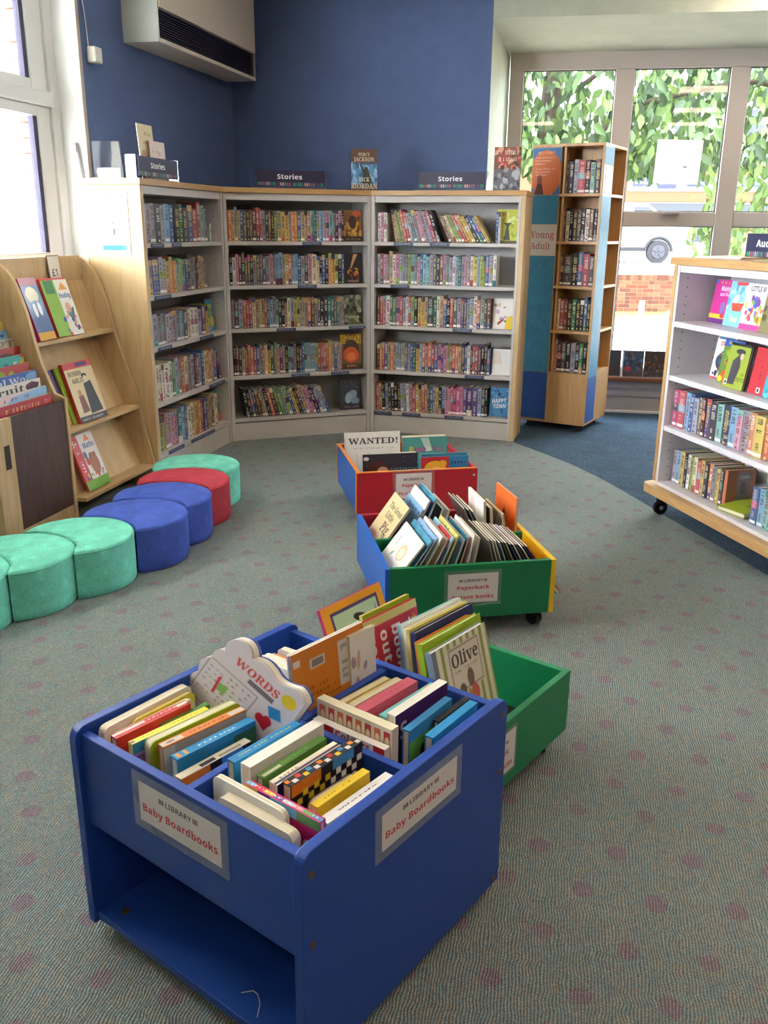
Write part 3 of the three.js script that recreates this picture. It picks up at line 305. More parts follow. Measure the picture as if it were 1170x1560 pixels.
const atlas = tex(canvas(A, A, (g) => {
  g.fillStyle = '#cccccc'; g.fillRect(0, 0, A, A);
  codes.forEach((c, ci) => {
    for (let v = 0; v < 6; v++) {
      const k = ci * 6 + v, x = (k % 32) * CW, y = Math.floor(k / 32) * CH, ink = light(c) ? ['#3a3434', '#7a2c34', '#2c3a6a', '#4a4a4a'][v % 4] : ['#efe9dc', '#e8cf70', '#f0f0f0', '#d8c8b0'][v % 4];
      g.save(); g.beginPath(); g.rect(x, y, CW, CH); g.clip(); g.translate(x, y);
      const col = new THREE.Color(INK[c]); col.offsetHSL(rr(-0.015, 0.015), rr(-0.1, 0.05), rr(-0.05, 0.05)); g.fillStyle = '#' + col.getHexString(); g.fillRect(0, 0, CW, CH);
      const band = INK[codes[(ci * 5 + v * 7 + 3) % codes.length]];
      if (v === 1) { g.fillStyle = band; g.fillRect(0, 0, CW, 26); } if (v === 2) { g.fillStyle = band; g.fillRect(0, CH - 34, CW, 34); } if (v === 3) { g.fillStyle = band; g.fillRect(0, 60, CW, 30); }
      if (v === 5) for (let i = 0; i < 22; i++) { g.fillStyle = INK[codes[Math.floor(rnd() * codes.length)]]; g.globalAlpha = 0.55; g.fillRect(rnd() * CW, rnd() * CH, rr(8, 30), rr(3, 12)); } g.globalAlpha = 1;
      scrib(g, 18, 12 + (v % 3) * 6, 28, 54 + (v % 2) * 22, ink); scrib(g, 24, 104, 16, 26, ink);
      if (v % 3 === 0) { g.fillStyle = '#f2f0ea'; g.fillRect(8, CH - 20, CW - 16, 12); } else { g.fillStyle = ink; g.fillRect(24, CH - 16, 16, 8); }
      g.restore();
    }
  });
  Object.entries(COVER).forEach(([n, draw], k) => { const x = (k % 13) * KW, y = KY + Math.floor(k / 13) * KH; g.save(); g.beginPath(); g.rect(x, y, KW, KH); g.clip(); g.translate(x, y); g.scale(KW / 100, KH / 120); draw(g); g.restore(); });
  swatch.forEach((c, k) => { g.fillStyle = c; g.fillRect(k * 20, PY, 20, 32); });
}));
if (Object.keys(COVER).length > 91) throw new Error('covers ' + Object.keys(COVER).length);
if (swatch.length > 102) throw new Error('swatches ' + swatch.length);
M.print = std({ map: atlas, roughness: 0.42 });
M.gloss = phys({ map: atlas, roughness: 0.4, clearcoat: 0.7, clearcoatRoughness: 0.12 });

// ---- sign atlas (1024 x 1024): rectangles by name
const SIGN = {
  stories: [0, 0, 400, 110, (g, w, h) => { fill(g, '#2a2442', 0, 0, w, h); g.font = 'bold 44px sans-serif'; g.fillStyle = '#f4f0f4'; g.textAlign = 'center'; g.textBaseline = 'middle'; g.fillText('Stories', w * 0.48, h * 0.42); stripes(g, w, h); }],
  audio: [0, 110, 400, 110, (g, w, h) => { fill(g, '#262548', 0, 0, w, h); g.font = 'bold 44px sans-serif'; g.fillStyle = '#f4f2f4'; g.textAlign = 'left'; g.textBaseline = 'middle'; g.fillText('Audio Books', 64, h * 0.42); stripes(g, w, h); }],
  boardbooks: [0, 220, 480, 200, (g, w, h) => card(g, w, h, ['Baby Boardbooks'], 58)],
  paperback: [0, 420, 300, 220, (g, w, h) => card(g, w, h, ['Paperback', 'Picture books'], 42)],
  hardback: [300, 420, 300, 220, (g, w, h) => card(g, w, h, ['Hardback', 'Picture books'], 42)],
  youngAdult: [600, 0, 200, 200, (g, w, h) => { fill(g, '#d2cabf', 0, 0, w, h); g.font = '56px serif'; g.fillStyle = '#b8304c'; g.textAlign = 'left'; g.textBaseline = 'middle'; g.fillText('Young', 14, 66); g.fillText('Adult', 14, 138); }],
  tealCard: [800, 0, 100, 200, (g, w, h) => { fill(g, '#3a86a8', 0, 0, w, h); }],
  tealPrint: [400, 0, 200, 220, (g, w, h) => { fill(g, '#3b87ab', 0, 0, w, h); for (let i = 0; i < 400; i++) { g.fillStyle = rnd() > 0.5 ? 'rgba(60,150,185,0.10)' : 'rgba(30,100,140,0.10)'; g.fillRect(rnd() * w, rnd() * h, rr(10, 50), rr(4, 20)); } }],
  bluePrint: [480, 220, 120, 200, (g, w, h) => { fill(g, '#1d4f9c', 0, 0, w, h); for (let i = 0; i < 200; i++) { g.fillStyle = rnd() > 0.5 ? 'rgba(40,100,180,0.12)' : 'rgba(15,50,120,0.12)'; g.fillRect(rnd() * w, rnd() * h, rr(10, 40), rr(4, 20)); } }],
  yaPoster: [600, 200, 200, 220, (g, w, h) => { fill(g, '#2f6ca8', 0, 0, w, h); g.save(); g.beginPath(); g.rect(0, 0, w, h); g.clip(); blob(g, '#d9733a', w * 0.48, h * 0.55, w * 0.56, h * 0.5); g.restore(); for (let i = 0; i < 6; i++) scrib(g, 20, 44 + i * 14 + (i > 2 ? 10 : 0), 140 - (i % 3) * 30, 5, '#f0dcc8', false); blob(g, '#8a4a34', 56, 150, 18, 24); poly(g, '#5a2c2c', [20, 220], [40, 168], [74, 168], [88, 220]); scrib(g, 30, 18, 120, 10, '#e8b890', false); }],
  yaSide: [800, 200, 90, 220, (g, w, h) => { fill(g, '#dcd6d4', 0, 0, w, h); scrib(g, 14, 14, 12, 190, '#5a5660'); scrib(g, 44, 30, 30, 140, '#d8bcb8'); }],
  homework: [600, 420, 200, 300, (g, w, h) => { fill(g, '#d2d4d4', 0, 0, w, h); g.textAlign = 'center'; g.textBaseline = 'middle'; g.fillStyle = '#4a9cb0'; g.font = 'bold 26px sans-serif'; g.fillText('HOMEWORK?', w * 0.52, 46); g.font = 'bold 24px sans-serif'; g.fillStyle = '#3a8498'; g.fillText('Help', w * 0.5, 80); fill(g, '#d8d8d8', 36, 104, 132, 1.5); blob(g, '#8a8688', 96, 126, 9, 6); fill(g, '#b0a8a8', 97, 128, 2, 20); blob(g, '#3c3838', 103, 150, 5, 6); poly(g, '#d8b0ac', [98, 154], [116, 156], [112, 176], [102, 174]); poly(g, '#3c3a3a', [100, 172], [112, 176], [108, 206], [98, 206]); poly(g, '#6a6664', [106, 176], [124, 178], [112, 190]); fill(g, '#1478b4', 26, 252, 140, 24); blob(g, '#2a98b4', 164, 264, 12, 12); }],
  priceCard: [800, 420, 100, 130, (g, w, h) => { fill(g, '#eee8e0', 0, 0, w, h); g.strokeStyle = '#8a7464'; g.lineWidth = 6; g.strokeRect(3, 3, w - 6, h - 6); g.font = 'bold 44px monospace'; g.fillStyle = '#2c2a2a'; g.textAlign = 'center'; g.textBaseline = 'middle'; g.fillText('\u00a31', w * 0.5, h * 0.62); }],
  shelfStrip: [0, 640, 240, 40, (g, w, h) => { fill(g, '#4a5474', 0, 0, w, h); scrib(g, 30, 12, 170, 12, '#c8ccd8', false); }],
  windowNotice: [800, 550, 180, 200, (g, w, h) => { fill(g, '#f4f4f4', 0, 0, w, h); blob(g, '#8a8c90', 120, 122, 9, 4); blob(g, '#b0b0b4', 160, 44, 5, 4); }],
  shopSign: [0, 680, 400, 110, (g, w, h) => { fill(g, '#b8b8c4', 0, 0, w, h); [40, 110, 190, 270, 340].forEach((x, i) => { g.fillStyle = '#24268c'; g.fillRect(x - 26, 16 + (i % 2) * 16, 52, 62); }); scrib(g, 20, 44, 360, 16, '#b8b8c4', false); }],
};
function stripes(g, w, h) { const cols = ['#2f8a6c', '#6a6a78', '#d88a78', '#1f6a54', '#b83a4c', '#4a4a5c', '#7a7480', '#2c9a78', '#3a3458', '#a8a0a8']; for (let i = 0; i < 30; i++) fill(g, cols[(i * 7 + (i >> 2)) % 10], 8 + i * (w - 16) / 30, h * 0.76, (w - 16) / 30 - 3, h * 0.2); }
function card(g, w, h, lines, size) {
  fill(g, '#e6dfe0', 0, 0, w, h); g.textAlign = 'center'; g.textBaseline = 'middle'; g.font = 'bold ' + size * 0.66 + 'px sans-serif'; g.fillStyle = '#55525a'; g.fillText('LIBRARY', w * 0.5, h * 0.24);
  const hw = size * 1.4; [[-1, '#5a6a78', '#8a7a80'], [1, '#b86a6a', '#4a8a78']].forEach(([s, a, b]) => { for (let i = 0; i < 3; i++) fill(g, i % 2 ? b : a, w * 0.5 + s * (hw + size * 0.32) - size * 0.26 + i * size * 0.18, h * 0.24 - size * 0.22, size * 0.15, size * 0.44); });
  g.font = 'bold ' + size * 0.92 + 'px sans-serif'; g.fillStyle = '#cf2f3a'; lines.forEach((s, i) => { const y = h * (lines.length > 1 ? 0.48 + i * 0.32 : 0.62); g.fillText(s, w * 0.5, y); });
}
const signTex = tex(canvas(1024, 1024, (g) => { for (const [x, y, w, h, draw] of Object.values(SIGN)) { g.save(); g.beginPath(); g.rect(x, y, w, h); g.clip(); g.translate(x, y); draw(g, w, h); g.restore(); } }));
const signUV = (n) => { const [x, y, w, h] = SIGN[n]; return [(x + 1) / 1024, 1 - (y + h - 1) / 1024, (x + w - 1) / 1024, 1 - (y + 1) / 1024]; };
M.sign = std({ map: signTex, roughness: 0.5 });
M.signGloss = phys({ map: signTex, roughness: 0.35, clearcoat: 0.6, clearcoatRoughness: 0.15 });
M.notice = phys({ map: signTex, roughness: 0.9, transmission: 0.35, thickness: 0 });
const signPlate = (n, x0, x1, y0, y1, z0, z1) => { const u = signUV(n), e = [u[0], u[1], u[0] + 0.002, u[1] + 0.002]; return new GB().box(x0, x1, y0, y1, z0, z1, e, { pz: u }).geo(); };

// ---------------------------------------------------------------- the room
const LW = { X: -1.561, D: 4.73, turn: 76.262 };      // left wall: local x runs away from the camera, z into the room
const BW = { X: 1.666, D: 6.71, turn: -9.613 };       // back wall: local x to the right, z into the room
const BLUE_Z = 0.45;                                   // blue wall stands this far in front of the panel under the window
function flat(points, tw, th, ang) {                   // floor polygon from (X, D) points with uv in tiles
  const s = new THREE.Shape(points.map(([x, d]) => new THREE.Vector2(x, d))), g = new THREE.ShapeGeometry(s), p = g.attributes.position, c = Math.cos(ang), q = Math.sin(ang), uv = [];
  for (let i = 0; i < p.count; i++) { const x = p.getX(i), d = p.getY(i); uv.push((x * c + d * q) / tw, (-x * q + d * c) / th); p.setXYZ(i, x, 0, -d); }
  g.setAttribute('uv', new THREE.Float32BufferAttribute(uv, 2)); g.computeVertexNormals(); return g;
}
const edge = [[0.70, 6.46], [0.80, 5.9], [0.85, 5.64], [0.98, 5.38], [1.106, 5.108], [1.2, 4.83], [1.275, 4.55], [1.33, 4.3], [1.379, 4.082], [1.435, 3.87], [1.484, 3.67], [1.554, 3.348], [1.62, 2.95], [1.68, 2.3], [1.72, 1.4], [1.74, 0], [1.74, -9.0]];
const leftAt = (D) => -1.561 + (D - 4.73) * 0.2445 - 0.05;
struct('floor', flat([[leftAt(-9), -9], [leftAt(7), 7.05], [0.6, 7.05], ...edge], CT.w, CT.h, R(-11)), M.carpet, 0, 0, 0, 'grey teal loop carpet with mauve dots');
struct('floor', flat([[7.6, -9], [7.6, 7.05], [0.6, 7.05], ...edge], 1, 1, 0), M.navy, 0, 0, 0, 'plain navy blue carpet');
struct('floor', bx(-5.6, 7.8, -0.2, -0.004, -7.1, 9.2, 0), M.white, 0, 0, 0, 'concrete slab under the carpet');
struct('ceiling', bx(-5.8, 7.8, CEILING, CEILING + 0.2, -7.3, 9.2, 0), M.ceiling);
// left wall with two window openings
const W1 = [-3.0, 0.147], SILL = 1.08, HEAD = 2.8;
struct('wall_left', bx(W1[1], 2.5, 0, CEILING, -0.3, 0, 0), M.blueWall, LW.X, LW.D, LW.turn, 'blue painted wall');
struct('wall_left', merge([bx(-14.6, W1[0], 0, CEILING, -0.3, 0, 0), bx(W1[0], W1[1], 0, SILL, -0.3, 0, 0), bx(W1[0], W1[1], HEAD, CEILING, -0.3, 0, 0)]), M.paleWall, LW.X, LW.D, LW.turn, 'pale painted wall around the street windows');
struct('trim_4', merge([bx(W1[1] - 0.012, W1[1] + 0.001, SILL, HEAD, -0.135, -0.001, 0), bx(W1[0], W1[1] - 0.012, HEAD - 0.012, HEAD, -0.135, -0.001, 0)]), M.upvcWhite, LW.X, LW.D, LW.turn, 'white plaster lining of the street window');
struct('trim_5', bx(W1[1] - 0.012, W1[1] + 0.014, SILL, HEAD, -0.0005, 0.004, 0.001), M.beadTan, LW.X, LW.D, LW.turn, 'beige corner bead beside the blue wall');
// back wall
struct('wall_back', bx(-3.3, -0.93, 0, CEILING, BLUE_Z - 0.25, BLUE_Z, 0), M.blueWall, BW.X, BW.D, BW.turn, 'blue painted wall behind the bookcases');
struct('wall_back', bx(-0.93, 6.4, 2.615, CEILING, 0.2, BLUE_Z, 0), M.paleWall, BW.X, BW.D, BW.turn, 'pale wall above the window');
{ // splayed reveal, sloping soffit, boarded panel below the sill
  const g = new GB(), u = [0, 0, 1, 1];
  g.quad([-0.93, 0, BLUE_Z], [-0.83, 0, -0.16], [-0.83, 2.49, -0.16], [-0.93, 2.615, BLUE_Z], [0, 0, 0.6, 2.6]);
  g.quad([-0.93, 2.615, BLUE_Z], [-0.83, 2.48, -0.16], [6.4, 2.48, -0.16], [6.4, 2.615, BLUE_Z], [0, 0, 0.6, 4]);
  g.quad([-0.93, CEILING, -0.2], [-0.93, 2.45, -0.2], [6.4, 2.45, -0.2], [6.4, CEILING, -0.2], [0, 0, 1, 4]);
  g.quad([-0.96, 0, -0.2], [-0.96, CEILING, -0.2], [-0.96, CEILING, 0.4], [-0.96, 0, 0.4], u);
  struct('trim_1', g.geo(), M.paleWall, BW.X, BW.D, BW.turn, 'splayed window reveal and soffit');
  const p = structGroup('wall_back', BW.X, BW.D, BW.turn, 'grey boarded panel under the window');
  part('panel', bx(-0.9, 3.4, 0, 0.245, -0.18, -0.004, 0), M.upvc, p);
  part('board', bx(-0.9, 3.4, 0.19, 0.245, -0.004, 0.02, 0.003), M.upvc, p); part('board', bx(-0.9, 3.4, 0.125, 0.165, -0.004, 0.008, 0.002), M.upvc, p); part('board', bx(-0.9, 3.4, 0.012, 0.108, -0.004, 0.012, 0.003), M.upvc, p);
  struct('baseboard_back', bx(-0.9, 3.4, 0, 0.02, -0.004, 0.02, 0.003), M.white, BW.X, BW.D, BW.turn);
  struct('trim_2', bx(-0.88, 3.4, 0.245, 0.272, -0.12, 0.07, 0.004, true), M.sill, BW.X, BW.D, BW.turn, 'brown wooden window sill');
}
struct('wall_right', bx(7.55, 7.8, 0, CEILING, -7.1, 9.2, 0), M.tanWall);
struct('wall_front', bx(-5.8, 7.8, 0, CEILING, 9.0, 9.2, 0), M.tanWall);
// garden window: mullions, transom, panes
{
  const w = structGroup('window_1', BW.X, BW.D, BW.turn, 'wide white framed window facing the trees'), z0 = -0.14, z1 = -0.08, F = (n, ...a) => part(n, bx(...a, 0.006), M.upvc, w);
  const cols = [[-0.73, -0.10], [0.03, 0.664], [0.79, 1.42], [1.55, 2.18], [2.31, 2.94]];
  F('frame_head', -0.83, 3.04, 2.385, 2.50, z0, z1); F('frame_foot', -0.83, 3.04, 0.27, 0.32, z0, z1); F('frame_jamb', -0.83, -0.73, 0.32, 2.385, z0, z1); F('frame_jamb', 2.94, 3.04, 0.32, 2.385, z0, z1);
  cols.slice(1).forEach(([x], i) => F('mullion', cols[i][1], x, 0.32, 2.385, z0, z1 + 0.012));
  cols.forEach(([a, b], i) => {
    F('transom', a, b, 1.352, 1.45, z0, z1);
    for (const [y0, y1] of [[0.32, 1.352], [1.45, 2.385]]) {
      part('gasket', merge([bx(a, b, y1 - 0.006, y1, -0.116, -0.096, 0), bx(a, a + 0.006, y0, y1, -0.116, -0.096, 0), bx(b - 0.006, b, y0, y1, -0.116, -0.096, 0), bx(a, b, y0, y0 + 0.006, -0.116, -0.096, 0)]), M.rubber, w);
      part('pane', new THREE.PlaneGeometry(b - a, y1 - y0).translate((a + b) / 2, (y0 + y1) / 2, -0.106), M.glassTint, w);
    }
    if (i === 1) part('window_handle', bx(0.30, 0.42, 1.432, 1.452, z1, z1 + 0.03, 0.004), M.upvc, w);
  });
  struct('trim_3', bx(3.04, 6.4, 0, 2.6, -0.18, 0.0, 0), M.paleWall, BW.X, BW.D, BW.turn, 'wall pier beside the window');
}
// street windows in the left wall
function streetWindow(n, [a, b], label) {
  const w = structGroup('window_' + n, LW.X, LW.D, LW.turn, label), F = (nm, ...q) => part(nm, bx(...q, 0.006), M.upvcWhite, w), z0 = -0.22, z1 = -0.13;
  F('frame_jamb', b - 0.08, b, SILL, HEAD, z0, z1); F('frame_jamb', a, a + 0.08, SILL, HEAD, z0, z1); F('frame_head', a + 0.08, b - 0.08, HEAD - 0.08, HEAD, z0, z1); F('frame_foot', a + 0.08, b - 0.08, SILL, SILL + 0.06, z0, z1);
  const mid = (a + b) / 2; F('mullion', mid - 0.05, mid + 0.05, SILL + 0.06, HEAD - 0.08, z0, z1);
  part('sill_board', bx(a, b, SILL, SILL + 0.025, -0.13, -0.002, 0.004), M.upvcWhite, w);
  for (const [p, q] of [[a + 0.08, mid - 0.05], [mid + 0.05, b - 0.08]]) {
    F('transom', p, q, 1.88, 1.945, z0, z1 + 0.015);
    for (const [y0, y1, s] of [[SILL + 0.06, 1.88, 0.105], [1.945, HEAD - 0.08, 0.13]]) {
      F('sash', q - s, q, y0, y1, -0.2, -0.145); F('sash', p, p + s, y0, y1, -0.2, -0.145); F('sash', p + s, q - s, y1 - 0.05, y1, -0.2, -0.145); F('sash', p + s, q - s, y0, y0 + 0.05, -0.2, -0.145);
      part('gasket', bx(q - s - 0.03, q - s, y0 + 0.05, y1 - 0.05, -0.185, -0.155, 0), M.gasket, w);
      part('pane', new THREE.PlaneGeometry(q - p - 2 * s, y1 - y0 - 0.1).translate((p + q) / 2, (y0 + y1) / 2, -0.17), q > mid ? M.glassFilm : M.glass, w);
    }
  }
  if (n === 2) { const h = part('window_handle', merge([tube([[b - 0.03, 1.72, -0.05], [b - 0.025, 1.66, -0.045], [b - 0.02, 1.55, -0.03]], 0.011), bx(b - 0.045, b - 0.02, 1.675, 1.70, -0.06, -0.04, 0.003)]), M.steel, w); h.userData.label = 'grey lever handle on the reveal'; }
}
streetWindow(2, W1, 'tall white street window above the low display');
// ceiling lamps: square panels, each with its own light
for (const [X, D] of [[2.39, 5.7], [2.24, 3.85], [2.08, 1.98], [1.93, 0.05], [1.78, -1.65], [-0.42, -1.05]]) {
  const t = thing('ceiling_lamp', 'square white ceiling light panel', 'lamp', X, D, -5, CEILING, 'ceiling light panels');
  part('housing', merge([bx(-0.3, 0.3, -0.03, 0, 0.275, 0.3, 0), bx(-0.3, 0.3, -0.03, 0, -0.3, -0.275, 0), bx(-0.3, -0.275, -0.03, 0, -0.275, 0.275, 0), bx(0.275, 0.3, -0.03, 0, -0.275, 0.275, 0)]), M.white, t);
  part('diffuser', bx(-0.275, 0.275, -0.02, -0.006, -0.275, 0.275, 0), M.diffuser, t);
  const l = new THREE.RectAreaLight(LAMP_COLOR, LAMP_POWER, 0.55, 0.55); l.name = 'panel_light'; l.position.set(0, -0.035, 0); l.rotation.x = -Math.PI / 2; t.add(l);
}

// ---------------------------------------------------------------- books
// one shelf book: spine at z = 0 facing the viewer, body behind it
function shelfBook(w, h, d, c, v) {
  const g = new GB(), s = spineUV(c, v), pl = plain(INK[c]), pg = pageUV(), b = Math.min(0.0018, w * 0.18), r = Math.min(0.003, w * 0.2);
  const n = 3; for (let i = 0; i < n; i++) { const f = (k) => { const t = k / n; return [w * t, r * Math.sin(Math.PI * t)]; }, [xa, za] = f(i), [xb, zb] = f(i + 1), u0 = s[0] + (s[2] - s[0]) * i / n, u1 = s[0] + (s[2] - s[0]) * (i + 1) / n; g.quad([xa, 0, za], [xb, 0, zb], [xb, h, zb], [xa, h, za], [u0, s[1], u1, s[3]]); }
  g.box(0, b, 0, h, -d, 0, pl); g.box(w - b, w, 0, h, -d, 0, pl); g.box(b, w - b, h - 0.004, h - 0.003, -0.004, 0, pl);
  g.box(b, w - b, 0.003, h - 0.004, -d + 0.004, -0.001, pg);
  return g.geo();
}
// a row of books on a shelf. at: {X, D, turn} of the unit, x from..to, y of the shelf, z of the spines
function row(at, str, { from, to, y, z, h, d = 0.125, lean = 0, leanTo, wide = {}, jitter = 0.12, where, group, kind = 'paperback', mat = M.print, name = 'paperback_book', wmin = 0.8, wmax = 1.25 }) {
  const list = [...str].map((c, i) => ({ c, w: rr(wmin, wmax) * (wide[i] ?? 1), h: h * (1 - jitter * rnd() * rnd()) * (rnd() > 0.94 ? 1.08 : 1), v: Math.floor(rnd() * 6), l: lean + ((leanTo ?? lean) - lean) * i / Math.max(1, str.length - 1) }));
  const total = list.reduce((s, b) => s + b.w / Math.cos(R(b.l)), 0), k = (to - from - (Math.max(0, leanTo ?? lean) ? 0 : 0)) / total, th = R(at.turn);
  let x = from;
  list.forEach((b, i) => {
    const w = b.w * k * 0.985, l = R(b.l), geo = shelfBook(w, b.h, d * rr(0.92, 1.05), b.c, b.v);
    if (l) geo.rotateZ(l);
    const zz = z - rr(0, 0.006), X = at.X + Math.cos(th) * x + Math.sin(th) * zz, D = at.D + Math.sin(th) * x - Math.cos(th) * zz;
    const lab = (w > 0.036 ? 'thick ' : w < 0.019 ? 'slim ' : '') + WORDS[b.c] + ' ' + kind + (i > 0 && i < list.length - 1 ? ' between ' + WORDS[list[i - 1].c] + ' and ' + WORDS[list[i + 1].c] : i ? ' ending a row after ' + WORDS[list[i - 1].c] : ' starting a row before ' + WORDS[list[1].c]) + ', ' + where;
    const facing = Math.abs((X * Math.sin(th) - D * Math.cos(th)) / Math.hypot(X, D));   // how squarely the spine is seen
    const make = () => single(name, geo, mat, lab, 'book', X, D, at.turn, y, group);
    if (name === 'paperback_book') pending.push({ area: w * b.h * facing / (X * X + D * D), make, place: () => geo.rotateY(th).translate(X, y, -D) }); else make();
    x += b.w * k / Math.cos(l);
  });
}
const pending = [];
// a book with boards, spine and page block. Local x width, y height, z thickness (front cover towards +z)
function bookGeo(w, h, t, { cover, back, spine, spineCell, side = 'left', board = false, over = 0.003, round = false }) {
  const g = new GB(), c = plain(spine), b = board ? Math.min(0.003, t * 0.25) : Math.min(0.0025, t * 0.2), bk = back ? coverUV(back) : c, x0 = -w / 2, x1 = w / 2;
  if (round) {   // board book standing on its spine: rounded page corners upwards
    const r0 = 0.016, sh = (d) => { const q = new THREE.Shape(); q.moveTo(x0 + d, d); q.lineTo(x1 - d, d); q.lineTo(x1 - d, h - r0); q.quadraticCurveTo(x1 - d, h - d, x1 - r0, h - d); q.lineTo(x0 + r0, h - d); q.quadraticCurveTo(x0 + d, h - d, x0 + d, h - r0); q.closePath(); return q; };
    const ex = (d, z, dp, uvs) => { const e = new THREE.ExtrudeGeometry(sh(d), { depth: dp, bevelEnabled: false, curveSegments: 5 }).translate(0, 0, z), p = e.attributes.position, a = []; for (let i = 0; i < p.count; i++) a.push(...uvs(p.getX(i), p.getY(i), p.getZ(i))); e.setAttribute('uv', new THREE.Float32BufferAttribute(a, 2)); return e; };
    const cu = cover ? coverUV(cover) : c, at = (u) => (x, y) => [u[0] + (u[2] - u[0]) * (x - x0) / w, u[1] + (u[3] - u[1]) * y / h];
    return [merge([ex(0, t / 2 - b, b, at(cu)), ex(0, -t / 2, b, at(c))]), ex(0.0006, -t / 2 + b, t - 2 * b, (x, y, z) => [(z + t) * 70, x + y])];
  }
  const sp = spineCell ? coverUV(spineCell) : c;
  g.box(x0, x1, 0, h, t / 2 - b, t / 2, c, { pz: cover ? coverUV(cover) : c });
  g.box(x0, x1, 0, h, -t / 2, -t / 2 + b, c, { nz: bk });
  if (side === 'top') g.box(x0, x1, h - b, h, -t / 2 + b, t / 2 - b, c, { py: sp }); else if (side === 'left') g.box(x0, x0 + b, 0, h, -t / 2 + b, t / 2 - b, c); else if (side === 'right') g.box(x1 - b, x1, 0, h, -t / 2 + b, t / 2 - b, c);
  const o = board ? 0.0008 : over, pages = new THREE.BoxGeometry(w - o - (side === 'left' || side === 'right' ? b : o), h - o - (side === 'top' ? b : o), t - 2 * b);
  pages.translate(side === 'left' ? (b - o) / 2 : side === 'right' ? (o - b) / 2 : 0, h / 2 + (side === 'top' ? (o - b) / 2 : 0), 0);
  const p = pages.attributes.position, uv = pages.attributes.uv; for (let i = 0; i < p.count; i++) uv.setXY(i, (p.getZ(i) + t) * (board ? 70 : 160), p.getX(i) + p.getY(i));
  return [g.geo(), pages];
}
function book(name, label, X, D, turn, Y, w, h, t, o, lean = 0, group, roll = 0) {
  const b = thing(name, label, 'book', X, D, turn, Y, group); b.rotation.order = 'YXZ'; b.rotation.x = -R(lean); b.rotation.z = R(roll);
  const [cg, pg] = bookGeo(w, h, t, o); part('cover', cg, o.gloss ? M.gloss : M.print, b); part('pages', pg, o.board ? M.boardPages : M.pages, b); return b;
}
const local = (at, x, z) => { const th = R(at.turn); return [at.X + Math.cos(th) * x + Math.sin(th) * z, at.D + Math.sin(th) * x - Math.cos(th) * z]; };
// book standing in a box: its top edge runs from (x1, z1) to (x2, z2) in the box's own axes
function segBook(at, name, label, [x1, z1, x2, z2], top, h, t, o, lean = 0, group) {
  const w = Math.hypot(x2 - x1, z2 - z1), phi = Math.atan2(-(z2 - z1), x2 - x1), nx = Math.sin(phi), nz = Math.cos(phi), s = Math.sin(R(lean)) * h;   // (nx, nz): way the front cover faces
  const [X, D] = local(at, (x1 + x2) / 2 + nx * s, (z1 + z2) / 2 + nz * s);
  return book(name, label, X, D, at.turn + phi * 180 / Math.PI, top - h * Math.cos(R(lean)), w, h, t, o, lean, group);
}

// ---------------------------------------------------------------- the three grey bookcases
const SH = [1.237, 0.976, 0.712, 0.418, 0.144];   // upper faces of the shelves
function unit(name, label, A0, A1, { oakLeft, oakRight, wedgeL = 0, wedgeR = 0, strips }) {
  const W = Math.hypot(A1[0] - A0[0], A1[1] - A0[1]), turn = Math.atan2(A1[1] - A0[1], A1[0] - A0[0]) * 180 / Math.PI, dp = 0.3;
  const t = thing(name, label, 'bookcase', A0[0], A0[1], turn), at = { X: A0[0], D: A0[1], turn, W };
  const l = 0.024, g = M.grey;
  part('side_panel', bx(oakLeft ? 0.008 : 0.001, l, 0, 1.515, -dp, 0), g, t); part('side_panel', bx(W - l, W - (oakRight ? 0.008 : 0.001), 0, 1.515, -dp, 0), g, t);
  if (oakLeft) part('end_panel', bx(-0.018, 0.007, 0, 1.515, -dp - 0.01, 0.004), M.oak, t); if (oakRight) part('end_panel', bx(W - 0.007, W + 0.02, 0, 1.515, -dp - 0.01, 0.004), M.oak, t);
  part('back_panel', bx(l, W - l, 0.1, 1.515, -dp, -dp + 0.012, 0), g, t);
  part('top_rail', bx(l, W - l, 1.475, 1.515, -dp + 0.012, -0.006), g, t);
  const s = part('top', slab([[oakLeft ? -0.022 : 0.0, 0.008], [W + (oakRight ? 0.024 : 0.0), 0.008], [W + (oakRight ? 0.024 : wedgeR), -dp - 0.02], [oakLeft ? -0.022 : -wedgeL, -dp - 0.02]].map(([x, z]) => [x, -z]).reverse(), 0, 0.03, 0.0015).rotateX(-Math.PI / 2).translate(0, 1.516, 0), M.beech, t); metre(s.geometry, true);
  part('plinth', bx(l, W - l, 0, 0.115, -dp + 0.02, -0.012), g, t);
  SH.forEach((y, i) => {
    const b = part('shelf', bx(l, W - l, y - 0.022, y, -dp + 0.012, -0.004), g, t);
    (strips[i] ?? []).forEach(([a, e]) => part('label_strip', signPlate('shelfStrip', l + a * (W - 2 * l), l + e * (W - 2 * l), y - 0.021, y - 0.001, -0.004, -0.001), M.sign, b));
  });
  const holes = []; for (const x of [l + 0.0006, W - l - 0.0006]) for (let k = 0; k < 30; k++) if (SH.every((y) => Math.abs(y - 0.2 - k * 0.042) > 0.03)) for (const z of [-0.05, -0.25]) holes.push(new THREE.CircleGeometry(0.003, 6).rotateY(x < 0.2 ? Math.PI / 2 : -Math.PI / 2).translate(x, 0.2 + k * 0.042, z));
  part('peg_holes', merge(holes), M.hole, t).userData.kind = 'stuff';
  return at;
}
const P = [[-1.211, 4.644], [-0.979, 5.593], [-0.100, 5.951], [0.818, 5.679]];
const UL = unit('grey_bookcase', 'grey bookcase whose oak end panel carries the white poster', P[0], P[1], { oakLeft: true, wedgeR: 0.158, strips: [[[0.05, 0.2], [0.3, 0.42]], [[0.05, 0.25]], [[0.05, 0.22], [0.6, 0.8]], [[0.7, 0.95]], [[0.1, 0.3], [0.4, 0.75]]] });
